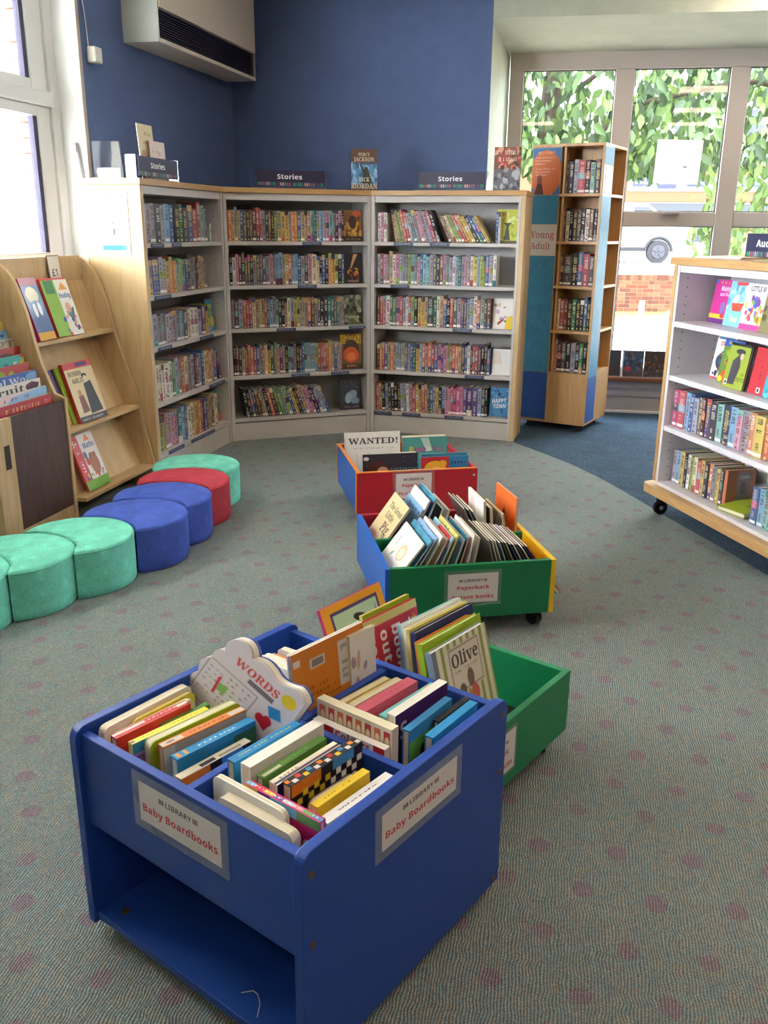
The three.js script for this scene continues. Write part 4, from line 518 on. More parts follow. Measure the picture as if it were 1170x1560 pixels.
const UM = unit('grey_bookcase', 'grey bookcase in the corner between the other two', P[1], P[2], { wedgeL: 0.158, wedgeR: 0.108, strips: [[[0.52, 0.66]], [[0.48, 0.62]], [[0.32, 0.46], [0.86, 0.99]], [[0.42, 0.56], [0.72, 0.86]], []] });
const UR = unit('grey_bookcase', 'grey bookcase with oak end beside the young adult tower', P[2], P[3], { oakRight: true, wedgeL: 0.108, strips: [[[0.14, 0.28], [0.4, 0.54]], [[0.12, 0.26]], [[0.58, 0.72]], [[0.68, 0.82]], [[0.0, 0.14], [0.22, 0.36], [0.54, 0.68]]] });
const ORD = ['top', 'second', 'third', 'fourth', 'bottom'];
function fillUnit(at, whereName, rows) {
  rows.forEach((r, i) => {
    const l = 0.03, W = at.W - 2 * l, where = ORD[i] + ' shelf, ' + whereName;
    row(at, r.s, { from: l + (r.a ?? 0.005) * W, to: l + (r.b ?? 1) * W, y: SH[i], z: r.z ?? -0.03, h: r.h ?? 0.19, lean: r.lean ?? 0, leanTo: r.leanTo, wide: r.wide, where, group: 'paperbacks on the ' + where });
    (r.extra ?? []).forEach((e) => row(at, e.s, { from: l + e.a * W, to: l + e.b * W, y: SH[i], z: -0.03, h: e.h ?? 0.19, lean: e.lean ?? 0, leanTo: e.leanTo, where: where + (e.note ?? ''), group: 'paperbacks on the ' + where, wide: e.wide }));
    for (const f of r.face ? [].concat(r.face) : []) { const w = f.w ?? 0.125, [X, D] = local(at, l + f.x * W - w / 2 - 0.002, -0.07); book('face_out_book', f.label, X, D, at.turn, SH[i] + 0.001, w, f.h ?? 0.19, 0.018, { cover: f.c, spine: f.spine ?? '#5a463c', gloss: true }, f.lean ?? 6, 'books shown cover first in the bookcases'); }
  });
}
fillUnit(UL, 'poster bookcase', [
  { s: 'aaaeasbkgkbrrqa', b: 0.86, h: 0.2, extra: [{ s: 'qw', a: 0.88, b: 0.92, h: 0.1 }] },
  { s: 'pdbbuuyooqlqbeaaedda', b: 0.82, h: 0.18 },
  { s: 'uuaauuaasecwwuvyl', b: 0.86, h: 0.17, face: { x: 0.99, w: 0.11, c: 'aquaSun', label: 'blue book with a yellow sun shape, cover outwards on a shelf' } },
  { s: 'qccwwwguarcauvrsbcyodb', b: 0.9, h: 0.2, wide: { 4: 1.6, 5: 1.2 }, extra: [{ s: 'vm', a: 0.955, b: 0.995, lean: 22 }] },
  { s: 'lpupptsbwcyofvedfc', b: 0.88, h: 0.2, wide: { 0: 2.6, 5: 1.4 }, face: { x: 1.0, w: 0.105, c: 'tealBrick', label: 'teal and orange book, cover outwards on the lowest shelf', h: 0.2 } },
]);
fillUnit(UM, 'corner bookcase', [
  { s: 'oysybekemrraefmgdyyaoobddoqtusupqaepn', b: 0.84, h: 0.185, face: { x: 0.995, c: 'emberBoy', label: 'brown and orange book, cover outwards, top shelf of the corner bookcase' } },
  { s: 'kwpmeeekaeevapassdyouSbaepcckbnoylnb'.replace('S', 's'), b: 0.84, h: 0.185, wide: { 26: 1.5 }, face: { x: 0.995, c: 'darkFlame', label: 'dark book with a pale flame, cover outwards in the corner bookcase' } },
  { s: 'aeurrrcdolrbsaqkkdcsyladaofaekettetaa', b: 0.84, h: 0.185, wide: { 1: 1.5, 30: 1.4 }, face: { x: 0.995, c: 'mossBeast', label: 'mossy green book, cover outwards in the corner bookcase' } },
  { s: 'kmedfrorbsrcyegpmukqvakfbqqsslrrorodbup', b: 0.82, h: 0.19, face: { x: 0.995, w: 0.15, h: 0.23, c: 'emberCat', label: 'large gold and orange book, cover outwards in the corner bookcase' } },
  { s: 'kkbeffdnrmggslbykfdppmvsb', b: 0.735, a: 0.09, h: 0.19, lean: 9, leanTo: 24, face: { x: 0.99, w: 0.15, h: 0.2, c: 'nightHorse', label: 'midnight blue book, cover outwards, bottom shelf of the corner bookcase' } },
]);
fillUnit(UR, 'bookcase by the tower', [
  { s: 'wpw', b: 0.075, h: 0.18, extra: [{ s: 'dldrrutapaurk', a: 0.14, b: 0.47, lean: 11, leanTo: 20, h: 0.2, note: ', leaning' }, { s: 'fdcllrryykbby', a: 0.53, b: 0.83, lean: 24, leanTo: 33, h: 0.185, note: ', slumped' }, { s: 'bw', a: 0.855, b: 0.885, h: 0.19 }], face: { x: 1.0, w: 0.13, h: 0.2, c: 'limeWitch', label: 'lime green book with dark figure, cover outwards beside the tower' } },
  { s: 'urpadwpuaalqapbsqueefpauwstapucysllbuw', b: 0.87, h: 0.19 },
  { s: 'mrpwegprswrlkyydegwdbkreuvvsuwoqff', b: 0.845, h: 0.19, wide: { 16: 1.6 }, face: { x: 1.0, w: 0.13, c: 'whiteSketch', label: 'white book with yellow corner, cover outwards beside the tower' } },
  { s: 'morbdodssdbubtysoporbpvplroodnbwnrrvkeb', b: 0.855, h: 0.185, face: { x: 1.0, w: 0.12, h: 0.165, c: 'whiteBlank', label: 'blank white card standing at the end of a row of books', spine: '#f3efe6' } },
  { s: 'rykaenkmuswprydrdfbuykspprhhpvvvsek', b: 0.85, h: 0.19, wide: { 27: 1.5, 29: 1.5, 30: 1.6, 31: 1.6 }, lean: 3, leanTo: 0, face: { x: 1.0, w: 0.125, c: 'happyBlue', label: 'bright blue book with white title, cover outwards, lowest shelf' } },
]);
// the 300 paperbacks that show largest are things of their own, the slimmest remaining ones are one mass
pending.sort((a, b) => b.area - a.area);
pending.slice(0, 300).forEach((b) => b.make());
{ const m = shadow(new THREE.Mesh(merge(pending.slice(300).map((b) => b.place())), M.print)); m.name = 'slim_paperbacks'; m.userData = { kind: 'stuff', label: 'remaining thin paperbacks among the rows in the grey bookcases', category: 'books' }; scene.add(m); }
// poster on the oak end panel of the poster bookcase
{
  const th = R(UL.turn), [X, D] = local(UL, -0.0205, -0.155);
  single('poster', signPlate('homework', -0.088, 0.088, 0, 0.31, -0.0006, 0.0006), M.sign, 'white paper poster with blue band on the oak end panel', 'poster', X, D, UL.turn - 90, 1.18);
}
// ---- on top of the bookcases
const TOP = 1.5475;
function signHolder(at, x, w, z, turnBy, which, label, y = TOP, h = 0.105) {
  const [X, D] = local(at, x, z), t = thing('acrylic_sign', label, 'sign', X, D, at.turn + turnBy, y);
  part('sign_card', signPlate(which, -w / 2 + 0.03, w / 2 - 0.01, 0.012, h, 0.004, 0.006), M.sign, t);
  part('holder', merge([bx(-w / 2, w / 2, 0, 0.003, -0.05, 0.012, 0), bx(-w / 2, -w / 2 + 0.003, 0.003, h + 0.004, -0.05, 0.006, 0), bx(w / 2 - 0.003, w / 2, 0.003, h + 0.004, -0.05, 0.006, 0)]), M.acrylic, t);
}
signHolder(UL, 0.24, 0.46, -0.03, 0, 'stories', 'dark stories sign with leaflets behind it in an acrylic holder');
signHolder(UM, 0.425, 0.475, -0.03, 0, 'stories', 'dark stories sign in clear holder on the corner bookcase');
signHolder(UR, 0.5, 0.46, -0.03, 0, 'stories', 'dark stories sign between two upright novels on the bookcase');
{
  let [X, D] = local(UL, 0.22, -0.06); book('leaflet', 'cream leaflet with a face, tallest behind the stories sign', X, D, UL.turn, TOP + 0.004, 0.16, 0.26, 0.003, { cover: 'leafletFace', spine: '#f1e9d6' }, 4);
  [X, D] = local(UL, 0.30, -0.045); book('leaflet', 'pinkish leaflet standing in front of the cream one', X, D, UL.turn, TOP + 0.004, 0.16, 0.185, 0.003, { cover: 'leafletPink', spine: '#f1e9d6' }, 3);
  [X, D] = local(UM, 0.955, -0.06); book('novel', 'thick blue and brown novel standing upright on the corner bookcase', X - 0.03, D - 0.005, 6, TOP, 0.165, 0.245, 0.04, { cover: 'seaHero', spine: '#5a463c', gloss: true }, 3);
  [X, D] = local(UR, 0.845, -0.06); book('novel', 'red and grey novel standing upright at the oak end', X, D, -14, TOP, 0.16, 0.245, 0.038, { cover: 'stormRed', spine: '#5a463c', gloss: true }, 3);
  [X, D] = local(UL, 0.02, -0.19); const h = thing('leaflet_holder', 'empty clear acrylic leaflet holder by the window', 'holder', X, D, UL.turn - 80, TOP);
  part('back_plate', slab([[-0.07, 0], [0.08, 0], [0.055, 0.175], [-0.085, 0.175]], -0.002, 0.001, 0).rotateX(-0.15).translate(0, 0, -0.02), M.acrylic, h); part('side_plate', slab([[0, 0], [0.05, 0], [0.004, 0.17]], -0.001, 0.001, 0).rotateY(-Math.PI / 2 + 0.1).translate(0.075, 0, -0.02), M.acrylic, h);
  part('front_lip', bx(-0.07, 0.08, 0, 0.045, 0.03, 0.033, 0), M.acrylic, h); part('foot', bx(-0.07, 0.08, 0, 0.003, -0.03, 0.033, 0), M.acrylic, h);
}

// ---------------------------------------------------------------- young adult tower
const YA = { X: 1.264, D: 6.251, turn: -30.24 };
{
  const t = thing('book_tower', 'tall square oak tower with blue panels and young adult novels', 'bookcase', YA.X, YA.D, YA.turn), H = 0.2375, xs = -0.043, zb = 0.032;
  const levels = [1.543, 1.251, 0.969, 0.68, 0.399];
  part('top', bx(-H, H, 1.822, 1.84, -H, H, 0.002), M.beech, t); part('base', bx(-H + 0.004, H - 0.004, 0.05, 0.068, -H + 0.004, H - 0.004, 0), M.beech, t);
  for (let k = 0; k < 4; k++) {
    const f = new THREE.Group(); f.name = 'module'; f.rotation.y = k * Math.PI / 2; t.add(f);
    part('strip_panel', bx(-H, xs, 0.068, 1.822, H - 0.016, H, 0.001), M.beech, f); part('side_panel', bx(xs - 0.016, xs, 0.068, 1.822, zb, H - 0.016, 0.001), M.beech, f); part('back_panel', bx(xs, H - 0.016, 0.068, 1.822, zb - 0.016, zb, 0.001), M.beech, f);
    part('door', bx(xs, H - 0.016, 0.068, 0.385, H - 0.014, H - 0.001, 0.001), M.beech, f);
    levels.forEach((y) => part('shelf', bx(xs, H - 0.016, y - 0.018, y, zb, H - 0.002, 0.001), M.beech, f));
    const pr = (n, y0, y1) => part('printed_panel', signPlate(n, -H + 0.003, xs - 0.002, y0, y1, H, H + 0.0015), M.sign, f);
    if (k === 1) { pr('tealPrint', 0.375, 1.526); pr('bluePrint', 0.07, 0.375); pr('tealPrint', 1.715, 1.818); pr('yaSide', 1.53, 1.71); } else { pr('tealPrint', 0.392, 1.156); pr('youngAdult', 1.158, 1.353); pr('tealPrint', 1.355, 1.533); pr('bluePrint', 0.07, 0.39); pr('yaPoster', 1.537, 1.818); }
  }
  for (const [x, z] of [[-0.18, -0.18], [0.18, -0.18], [-0.18, 0.18], [0.18, 0.18]]) part('castor', merge([new THREE.CylinderGeometry(0.02, 0.02, 0.018, 14).rotateZ(Math.PI / 2).translate(x, 0.02, z), bx(x - 0.012, x + 0.012, 0.03, 0.05, z - 0.012, z + 0.012, 0)]), M.castor, t);
  const rows = ['keurmqk', 'kcnkekwfk', 'mekbre', 'crmkgknbk', 'pmekakgk'];
  rows.forEach((s, i) => row(YA, s, { from: xs + 0.012, to: H - 0.03, y: levels[i], z: H - 0.045, h: 0.205, d: 0.12, wide: { 0: 1, 3: i === 0 ? 1.7 : 1, 1: i === 2 ? 1.6 : 1 }, where: ['highest', 'second', 'third', 'fourth', 'lowest'][i] + ' bay, young adult tower', group: 'novels in the young adult tower', kind: 'novel', name: 'novel' }));
}

// ---------------------------------------------------------------- audio bookcase on castors
const AU = { X: 1.317, D: 4.167, turn: Math.atan2(-0.971, 0.238) * 180 / Math.PI };
{
  const L = 1.06, dp = 0.27, back = 2 * dp, t = thing('mobile_bookcase', 'low grey and oak bookcase on castors with the audio sign', 'bookcase', AU.X, AU.D, AU.turn), ys = [0.928, 0.683, 0.444];
  part('end_panel', bx(-0.026, -0.001, 0.165, 1.176, -back, 0.002), M.beech, t); part('end_panel', bx(L + 0.001, L + 0.026, 0.165, 1.176, -back, 0.002), M.beech, t);
  part('side_panel', bx(0, 0.02, 0.165, 1.176, -back, 0), M.greyLight, t); part('side_panel', bx(L - 0.02, L, 0.165, 1.176, -back, 0), M.greyLight, t);
  part('back_panel', bx(0.02, L - 0.02, 0.165, 1.176, -dp - 0.008, -dp + 0.004, 0), M.greyLight, t); part('back_panel', bx(0.02, L - 0.02, 0.165, 1.176, -back, -back + 0.012, 0), M.greyLight, t);
  ys.forEach((y) => part('shelf', bx(0.02, L - 0.02, y - 0.024, y, -dp + 0.004, -0.003), M.greyLight, t));
  part('top_rail', bx(0.02, L - 0.02, 1.146, 1.176, -dp + 0.004, -0.003), M.greyLight, t); part('bottom_shelf', bx(0.02, L - 0.02, 0.15, 0.168, -dp + 0.004, -0.002), M.greyLight, t);
  const rs = (x0, x1, z0, z1, r) => { const s = new THREE.Shape(); s.moveTo(x0 + r, z0); s.lineTo(x1 - r, z0); s.quadraticCurveTo(x1, z0, x1, z0 + r); s.lineTo(x1, z1 - r); s.quadraticCurveTo(x1, z1, x1 - r, z1); s.lineTo(x0 + r, z1); s.quadraticCurveTo(x0, z1, x0, z1 - r); s.lineTo(x0, z0 + r); s.quadraticCurveTo(x0, z0, x0 + r, z0); return s; };
  const board = (n, x0, x1, z0, z1, r, y0, y1) => { const g = new THREE.ExtrudeGeometry(rs(x0, x1, z0, z1, r), { depth: y1 - y0 - 0.006, bevelThickness: 0.003, bevelSize: 0.003, bevelOffset: -0.003, bevelSegments: 2, curveSegments: 6 }); g.rotateX(-Math.PI / 2).translate(0, y0 + 0.003, 0); part(n, metre(g, true), M.beech, t); };
  board('top', -0.045, L + 0.045, -0.02, back + 0.02, 0.02, 1.178, 1.21); board('base', -0.07, L + 0.07, -0.035, back + 0.035, 0.05, 0.105, 0.149);
  for (const [x, z] of [[0.02, -0.03], [L - 0.02, -0.03], [0.02, -back + 0.03], [L - 0.02, -back + 0.03]]) { const c = part('castor', merge([new THREE.CylinderGeometry(0.034, 0.034, 0.022, 18).rotateZ(Math.PI / 2).translate(x, 0.034, z), bx(x - 0.018, x + 0.018, 0.06, 0.105, z - 0.014, z + 0.014, 0.002)]), M.castor, t); part('hub', new THREE.CylinderGeometry(0.01, 0.01, 0.026, 10).rotateZ(Math.PI / 2).translate(x, 0.034, z), M.steel, c); }
  const holes = []; for (const x of [0.0206, L - 0.0206]) for (let k = 0; k < 24; k++) for (const z of [-0.045, -0.22]) { const y = 0.2 + k * 0.04; if (ys.every((q) => Math.abs(q - 0.012 - y) > 0.022)) holes.push(new THREE.CircleGeometry(0.0032, 6).rotateY(x < 0.3 ? Math.PI / 2 : -Math.PI / 2).translate(x, y, z)); }
  part('peg_holes', merge(holes), M.hole, t).userData.kind = 'stuff';
  // face-out film cases leaning against the back panel
  const cs = (n, x, y, z, w, c, spine, label, lean = 8) => { const [X, D] = local(AU, x + w / 2, z); const b = book('film_case', label, X, D, AU.turn, y + 0.001, w, 0.19, 0.015, { cover: c, spine, gloss: true }, lean); b.userData.category = 'film case'; };
  cs(0, 0.06, 0.928, -0.15, 0.14, 'mouseMagenta', '#c22a86', 'magenta film case with yellow stripe on the top audio shelf'); cs(0, 0.205, 0.928, -0.13, 0.14, 'boatBlue', '#86c4e4', 'pale blue film case with a red boat on the top shelf');
  cs(0, 0.35, 0.928, -0.11, 0.14, 'littleWhite', '#efe6ea', 'white and pink film case crowded with coloured blobs'); cs(0, 0.5, 0.928, -0.1, 0.14, 'olivePale', '#8a7a66', 'olive film case at the end of the top shelf');
  cs(0, 0.125, 0.683, -0.15, 0.14, 'snowFlight', '#c8323c', 'icy white film case with red title on the second shelf'); cs(0, 0.235, 0.683, -0.115, 0.14, 'jungleBlocks', '#2a2a2e', 'green and orange film case partly behind a black one');
  cs(0, 0.345, 0.683, -0.07, 0.14, 'greyCoat', '#2a2a2e', 'black edged olive film case showing a grey coat'); cs(0, 0.51, 0.683, -0.08, 0.13, 'redCase', '#c2383a', 'plain red film case on the second audio shelf'); cs(0, 0.62, 0.683, -0.07, 0.14, 'reefTeal', '#3fa0b4', 'teal film case at the end of the second shelf');
  row(AU, 'hrsbuemveqnspaoyrwbs', { from: 0.03, to: 0.86, y: 0.446, z: -0.035, h: 0.175, d: 0.14, jitter: 0.1, wide: { 0: 1.1, 1: 1.3, 5: 0.7, 6: 0.7, 7: 0.7, 13: 1.4, 15: 1.5, 16: 1.3 }, where: 'third shelf, mobile bookcase', group: 'audio cases on the third shelf', kind: 'audio case', name: 'audio_case', mat: M.gloss });
  row(AU, 'usynwlcrykoaye', { from: 0.035, to: 0.44, y: 0.17, z: -0.06, h: 0.165, d: 0.15, jitter: 0.08, where: 'bottom shelf, mobile bookcase', group: 'audio cases on the bottom shelf', kind: 'audio case', name: 'audio_case', mat: M.gloss });
  row(AU, 'bsqg', { from: 0.68, to: 0.84, y: 0.17, z: -0.04, h: 0.165, d: 0.15, jitter: 0.08, where: 'bottom shelf, past the lime case', group: 'audio cases on the bottom shelf', kind: 'audio case', name: 'audio_case', mat: M.gloss });
  let [X, D] = local(AU, 0.458, -0.135); book('audio_case', 'orange brown audio case showing its broad side on the bottom shelf', X, D, AU.turn + 90, 0.17, 0.14, 0.165, 0.022, { cover: 'brownFolder', spine: '#c9785c', gloss: true }, 0);
  [X, D] = local(AU, 0.66, -0.1); const b = book('audio_case', 'lime audio case fallen flat on the bottom shelf', X, D, AU.turn + 12, 0.182, 0.15, 0.19, 0.02, { cover: 'limeSmile', spine: '#9cac3c' }, 87);
  [X, D] = local(AU, 0.565, -0.03); b.position.set(X, 0.182, -D);
  signHolder(AU, 0.52, 0.46, -0.12, 0, 'audio', 'dark audio books sign in a clear holder on the mobile bookcase', 1.2115);
  [X, D] = local(AU, 0.14, -0.2); single('leaflet_stack', merge([bx(-0.11, 0.11, 0, 0.004, -0.15, 0.15, 0), bx(-0.105, 0.115, 0.0042, 0.007, -0.14, 0.15, 0)]), M.paper, 'thin sheets of paper lying on the mobile bookcase', 'paper', X, D, AU.turn + 24, 1.2115);
}

// ---------------------------------------------------------------- low oak display under the street window
const DP = { X: LW.X, D: LW.D, turn: LW.turn };   // z from the wall, x = -t towards the camera
{
  const t = thing('book_display', 'low pale oak display with curved sides under the street window', 'display stand', DP.X, DP.D, DP.turn);
  const prof = [[0.015, 0], [0.015, 1.172], [0.04, 1.155], [0.07, 1.13], [0.095, 1.10], [0.122, 1.036], [0.147, 0.949], [0.172, 0.82], [0.20, 0.714], [0.271, 0.505], [0.308, 0.32], [0.345, 0.143], [0.357, 0]];
  const side = (x, p) => part('side_panel', metre(slab(p.map(([z, y]) => [-z, y]), -0.011, 0.011, 0.002).rotateY(Math.PI / 2).translate(x, 0, 0)), M.oak, t);
  side(-0.034, prof); side(-0.705, [...prof.slice(0, 9), [0.245, 0.6], [0.297, 0.578], [0.297, 0]]); side(-1.21, [...prof.slice(0, 9), [0.245, 0.6], [0.297, 0.578], [0.297, 0]]);
  part('back_panel', bx(-1.21, -0.045, 0, 1.178, 0.003, 0.015, 0.001), M.oak, t);
  [[0.80, 0.172], [0.408, 0.288], [0.09, 0.345]].forEach(([y, z]) => part('shelf', bx(-0.694, -0.045, y, y + 0.018, 0.015, z, 0.002, true), M.oak, t));
  // slanted rests behind the books
  const rest = (y0, z0, y1, z1, a = -0.694, b = -0.045) => { const g = new GB(); g.quad([a, y0, z0], [b, y0, z0], [b, y1, z1], [a, y1, z1], [0, 0, 0.6, 0.4]); g.quad([b, y0, z0 - 0.01], [a, y0, z0 - 0.01], [a, y1, z1 - 0.01], [b, y1, z1 - 0.01], [0, 0, 0.6, 0.4]); part('sloping_rest', g.geo(), M.oak, t); };
  rest(0.82, 0.10, 1.06, 0.02); rest(0.43, 0.2, 0.79, 0.06); rest(0.11, 0.27, 0.4, 0.15);
  part('front_panel', bx(-1.1, -0.717, 0.08, 0.57, 0.272, 0.290, 0.001), M.wenge, t).userData.label = 'dark brown wood front panel';
  part('front_rail', bx(-1.199, -1.101, 0, 0.57, 0.272, 0.293, 0.001), M.oak, t); part('front_rail', bx(-1.1, -0.717, 0, 0.08, 0.272, 0.290, 0.001), M.oak, t);
  part('hand_slot', bx(-1.165, -1.13, 0.36, 0.46, 0.2925, 0.2945, 0), M.hole, t);
  for (let k = 0; k < 11; k++) part('tier_step', bx(-1.199, -0.717, 0.36 + 0.034 * k - 0.006, 0.36 + 0.034 * k, Math.max(0.016, 0.27 - 0.0255 * (k + 1)), 0.27 - 0.0255 * k, 0), M.oak, t);
  const tiers = [['tierScript', 'dark red picture book in front of the tiered books'], ['tierPink', 'pale pink and blue picture book in the tiers'], ['tierFruit', 'white fruit book in the tiers'], ['tierWorld', 'blue natural world book in the tiers'], ['tierLime', 'red book with lime shapes in the tiers'], ['tierRainbow', 'teal book with rainbow corner in the tiers'], ['tierRedGold', 'red and gold book in the tiers'], ['tierEgypt', 'stone grey egypt book in the tiers'], ['tierSky', 'sky blue book in the tiers'], ['tierYellow', 'yellow book in the tiers'], ['tierGreen', 'green book in the tiers'], ['tierBlue', 'deep blue book, hindmost in the tiers']];
  tiers.forEach(([c, label], k) => { const kk = Math.min(k, 10.6), [X, D] = local(DP, -0.94 - (k % 3) * 0.006, 0.258 - 0.0235 * kk); book('picture_book', label, X, D, DP.turn, 0.362 + 0.034 * Math.min(k, 10), 0.41, 0.245, 0.008, { cover: c, spine: '#c9d2b8' }, 3); });
  const put = (name, label, x, z, y, w, h, th, o, lean, turnBy = 0, roll = 0) => { const [X, D] = local(DP, x, z); return book(name, label, X, D, DP.turn + turnBy, y, w, h, th, o, lean, undefined, roll); };
  put('activity_book', 'blue activity book with yellow foot on the upper display shelf', -0.60, 0.158, 0.82, 0.125, 0.285, 0.026, { cover: 'blueShapes', spine: '#c22a86', gloss: true }, 18);
  [['#c2383a', 'rust red book slid behind the green reading book', 'orangePlain', 0.275], ['#c9785c', 'orange book slid behind the green reading book', 'orangePlain', 0.268], ['#86b8dc', 'pale blue book slid behind the green reading book', 'tierSky', 0.262], ['#5a8a3a', 'dark green book slid behind the green reading book', 'tierRainbow', 0.262]].forEach(([sp, l, c, h], i) => put('activity_book', l, -0.482 + i * 0.02, 0.112 + i * 0.009, 0.82, 0.185, h, 0.008, { cover: c, spine: sp }, 18, -4));
  put('activity_book', 'green and white reading book on the upper display shelf', -0.40, 0.156, 0.82, 0.19, 0.275, 0.016, { cover: 'greenReading', spine: '#c2383a' }, 18, -4);
  put('history_book', 'purple book lettered with a pale S on the middle display shelf', -0.555, 0.226, 0.428, 0.2, 0.265, 0.018, { cover: 'purpleS', spine: '#43307c' }, 18);
  put('history_book', 'lime book slid between the purple and the tan history books', -0.475, 0.245, 0.428, 0.215, 0.27, 0.012, { cover: 'limeFolk', spine: '#a2c02c' }, 17, -3);
  put('history_book', 'tan history book with two figures in dark coats', -0.45, 0.266, 0.428, 0.215, 0.285, 0.022, { cover: 'historyCoats', spine: '#c2383a' }, 17, -3);
  put('activity_book', 'red and white maths book on the lowest display shelf', -0.52, 0.31, 0.112, 0.19, 0.27, 0.014, { cover: 'mathsRed', spine: '#cf3a3a', gloss: true }, 20);
  const [X, D] = local(DP, -0.285, 0.03); const pc = single('price_card', signPlate('priceCard', -0.05, 0.05, 0, 0.13, -0.003, 0.003), M.sign, 'small framed one pound price card above the display', 'card', X, D, DP.turn, 1.055); pc.rotation.order = 'YXZ'; pc.rotation.x = -0.1;
}

// ---------------------------------------------------------------- interlocking stools
const stoolC = [[-1.66, 2.60], [-1.506, 2.823], [-1.348, 3.036], [-1.186, 3.242], [-1.032, 3.505], [-0.982, 3.773], [-0.945, 4.035], [-0.943, 4.313]];
const stoolM = [null, M.velvetTeal, M.velvetTeal, M.velvetTeal, M.velvetBlue, M.velvetBlue, M.velvetRed, M.velvetTeal];
const stoolL = ['', 'teal velvet stool at the near end of the snake of stools', 'teal velvet stool between two other teal stools', 'teal velvet stool nestled against the blue stool', 'blue velvet stool beside a teal stool', 'blue velvet stool beside the red stool', 'red velvet stool, the only red one in the snake', 'teal velvet stool beside the red stool'];
const SR = 0.213, SHT = 0.19;
for (let i = 1; i < stoolC.length; i++) {
  const [cx, cd] = stoolC[i], [px, pd] = stoolC[i - 1], dx = px - cx, dd = pd - cd, dist = Math.hypot(dx, dd), r2 = SR + 0.006, base = Math.atan2(dd, dx);
  const a = Math.acos((dist * dist + SR * SR - r2 * r2) / (2 * dist * SR)), b = Math.acos((dist * dist + r2 * r2 - SR * SR) / (2 * dist * r2)), pts = [];
  for (let k = 0; k <= 44; k++) { const q = base + a + (2 * Math.PI - 2 * a) * k / 44; pts.push([SR * Math.cos(q), SR * Math.sin(q)]); }
  for (let k = 1; k < 18; k++) { const q = base + Math.PI + b - 2 * b * k / 18; pts.push([dx + r2 * Math.cos(q), dd + r2 * Math.sin(q)]); }
  let gx = 0, gd = 0; pts.forEach(([x, d]) => { gx += x / pts.length; gd += d / pts.length; });
  const rings = [[0.002, 0.975], [0.01, 0.995], [0.05, 1], [0.14, 1], [SHT - 0.012, 0.998], [SHT - 0.004, 0.985], [SHT, 0.955], [SHT + 0.003, 0.8]], pos = [], idx = [], n = pts.length;
  rings.forEach(([y, s]) => pts.forEach(([x, d]) => pos.push(gx + (x - gx) * s, y, -(gd + (d - gd) * s))));
  for (let r = 0; r < rings.length - 1; r++) for (let k = 0; k < n; k++) { const p = r * n + k, q = r * n + (k + 1) % n; idx.push(p, q, q + n, p, q + n, p + n); }
  const cap = (r, flip) => THREE.ShapeUtils.triangulateShape(pts.map(([x, d]) => new THREE.Vector2(x, d)), []).forEach(([p, q, s]) => idx.push(...(flip ? [r * n + p, r * n + s, r * n + q] : [r * n + p, r * n + q, r * n + s])));
  cap(rings.length - 1, false); cap(0, true);
  const g = new THREE.BufferGeometry(); g.setAttribute('position', new THREE.Float32BufferAttribute(pos, 3)); g.setIndex(idx); g.computeVertexNormals();
  const st = thing('velvet_stool', stoolL[i], 'stool', cx, cd, 0, 0, 'snake of velvet stools');
  part('cushion', metre(toCreasedNormals(g, R(50))), stoolM[i], st);
  part('seam', tube([...pts, pts[0]].map(([x, d]) => [gx + (x - gx) * 0.997, SHT - 0.011, -(gd + (d - gd) * 0.997)]), 0.0022, 5, 90), stoolM[i], st);
}

// ---------------------------------------------------------------- book boxes
const screw = (x, y, z, axis) => { const g = new THREE.CylinderGeometry(0.0062, 0.007, 0.003, 12); if (axis === 'x') g.rotateZ(-Math.PI / 2); else g.rotateX(Math.PI / 2); return g.translate(x, y, z); };
function label3(parent, n, w, h, x, y, z, ry, pad = 0.012) {   // printed card under clear film
  const c = part('label_card', signPlate(n, -w / 2, w / 2, -h / 2, h / 2, 0, 0.0008), M.sign, parent); c.position.set(x, y, z); c.rotation.y = ry;
  const a = w / 2 + pad, b = h / 2 + pad, e = 0.0006; part('clear_film', merge([bx(-a, a, h / 2, b, 0, e, 0), bx(-a, a, -b, -h / 2, 0, e, 0), bx(-a, -w / 2, -h / 2, h / 2, 0, e, 0), bx(w / 2, a, -h / 2, h / 2, 0, e, 0)]), M.film, c);
}
const BB = { X: -0.1625, D: 1.4785, turn: -37.3 };
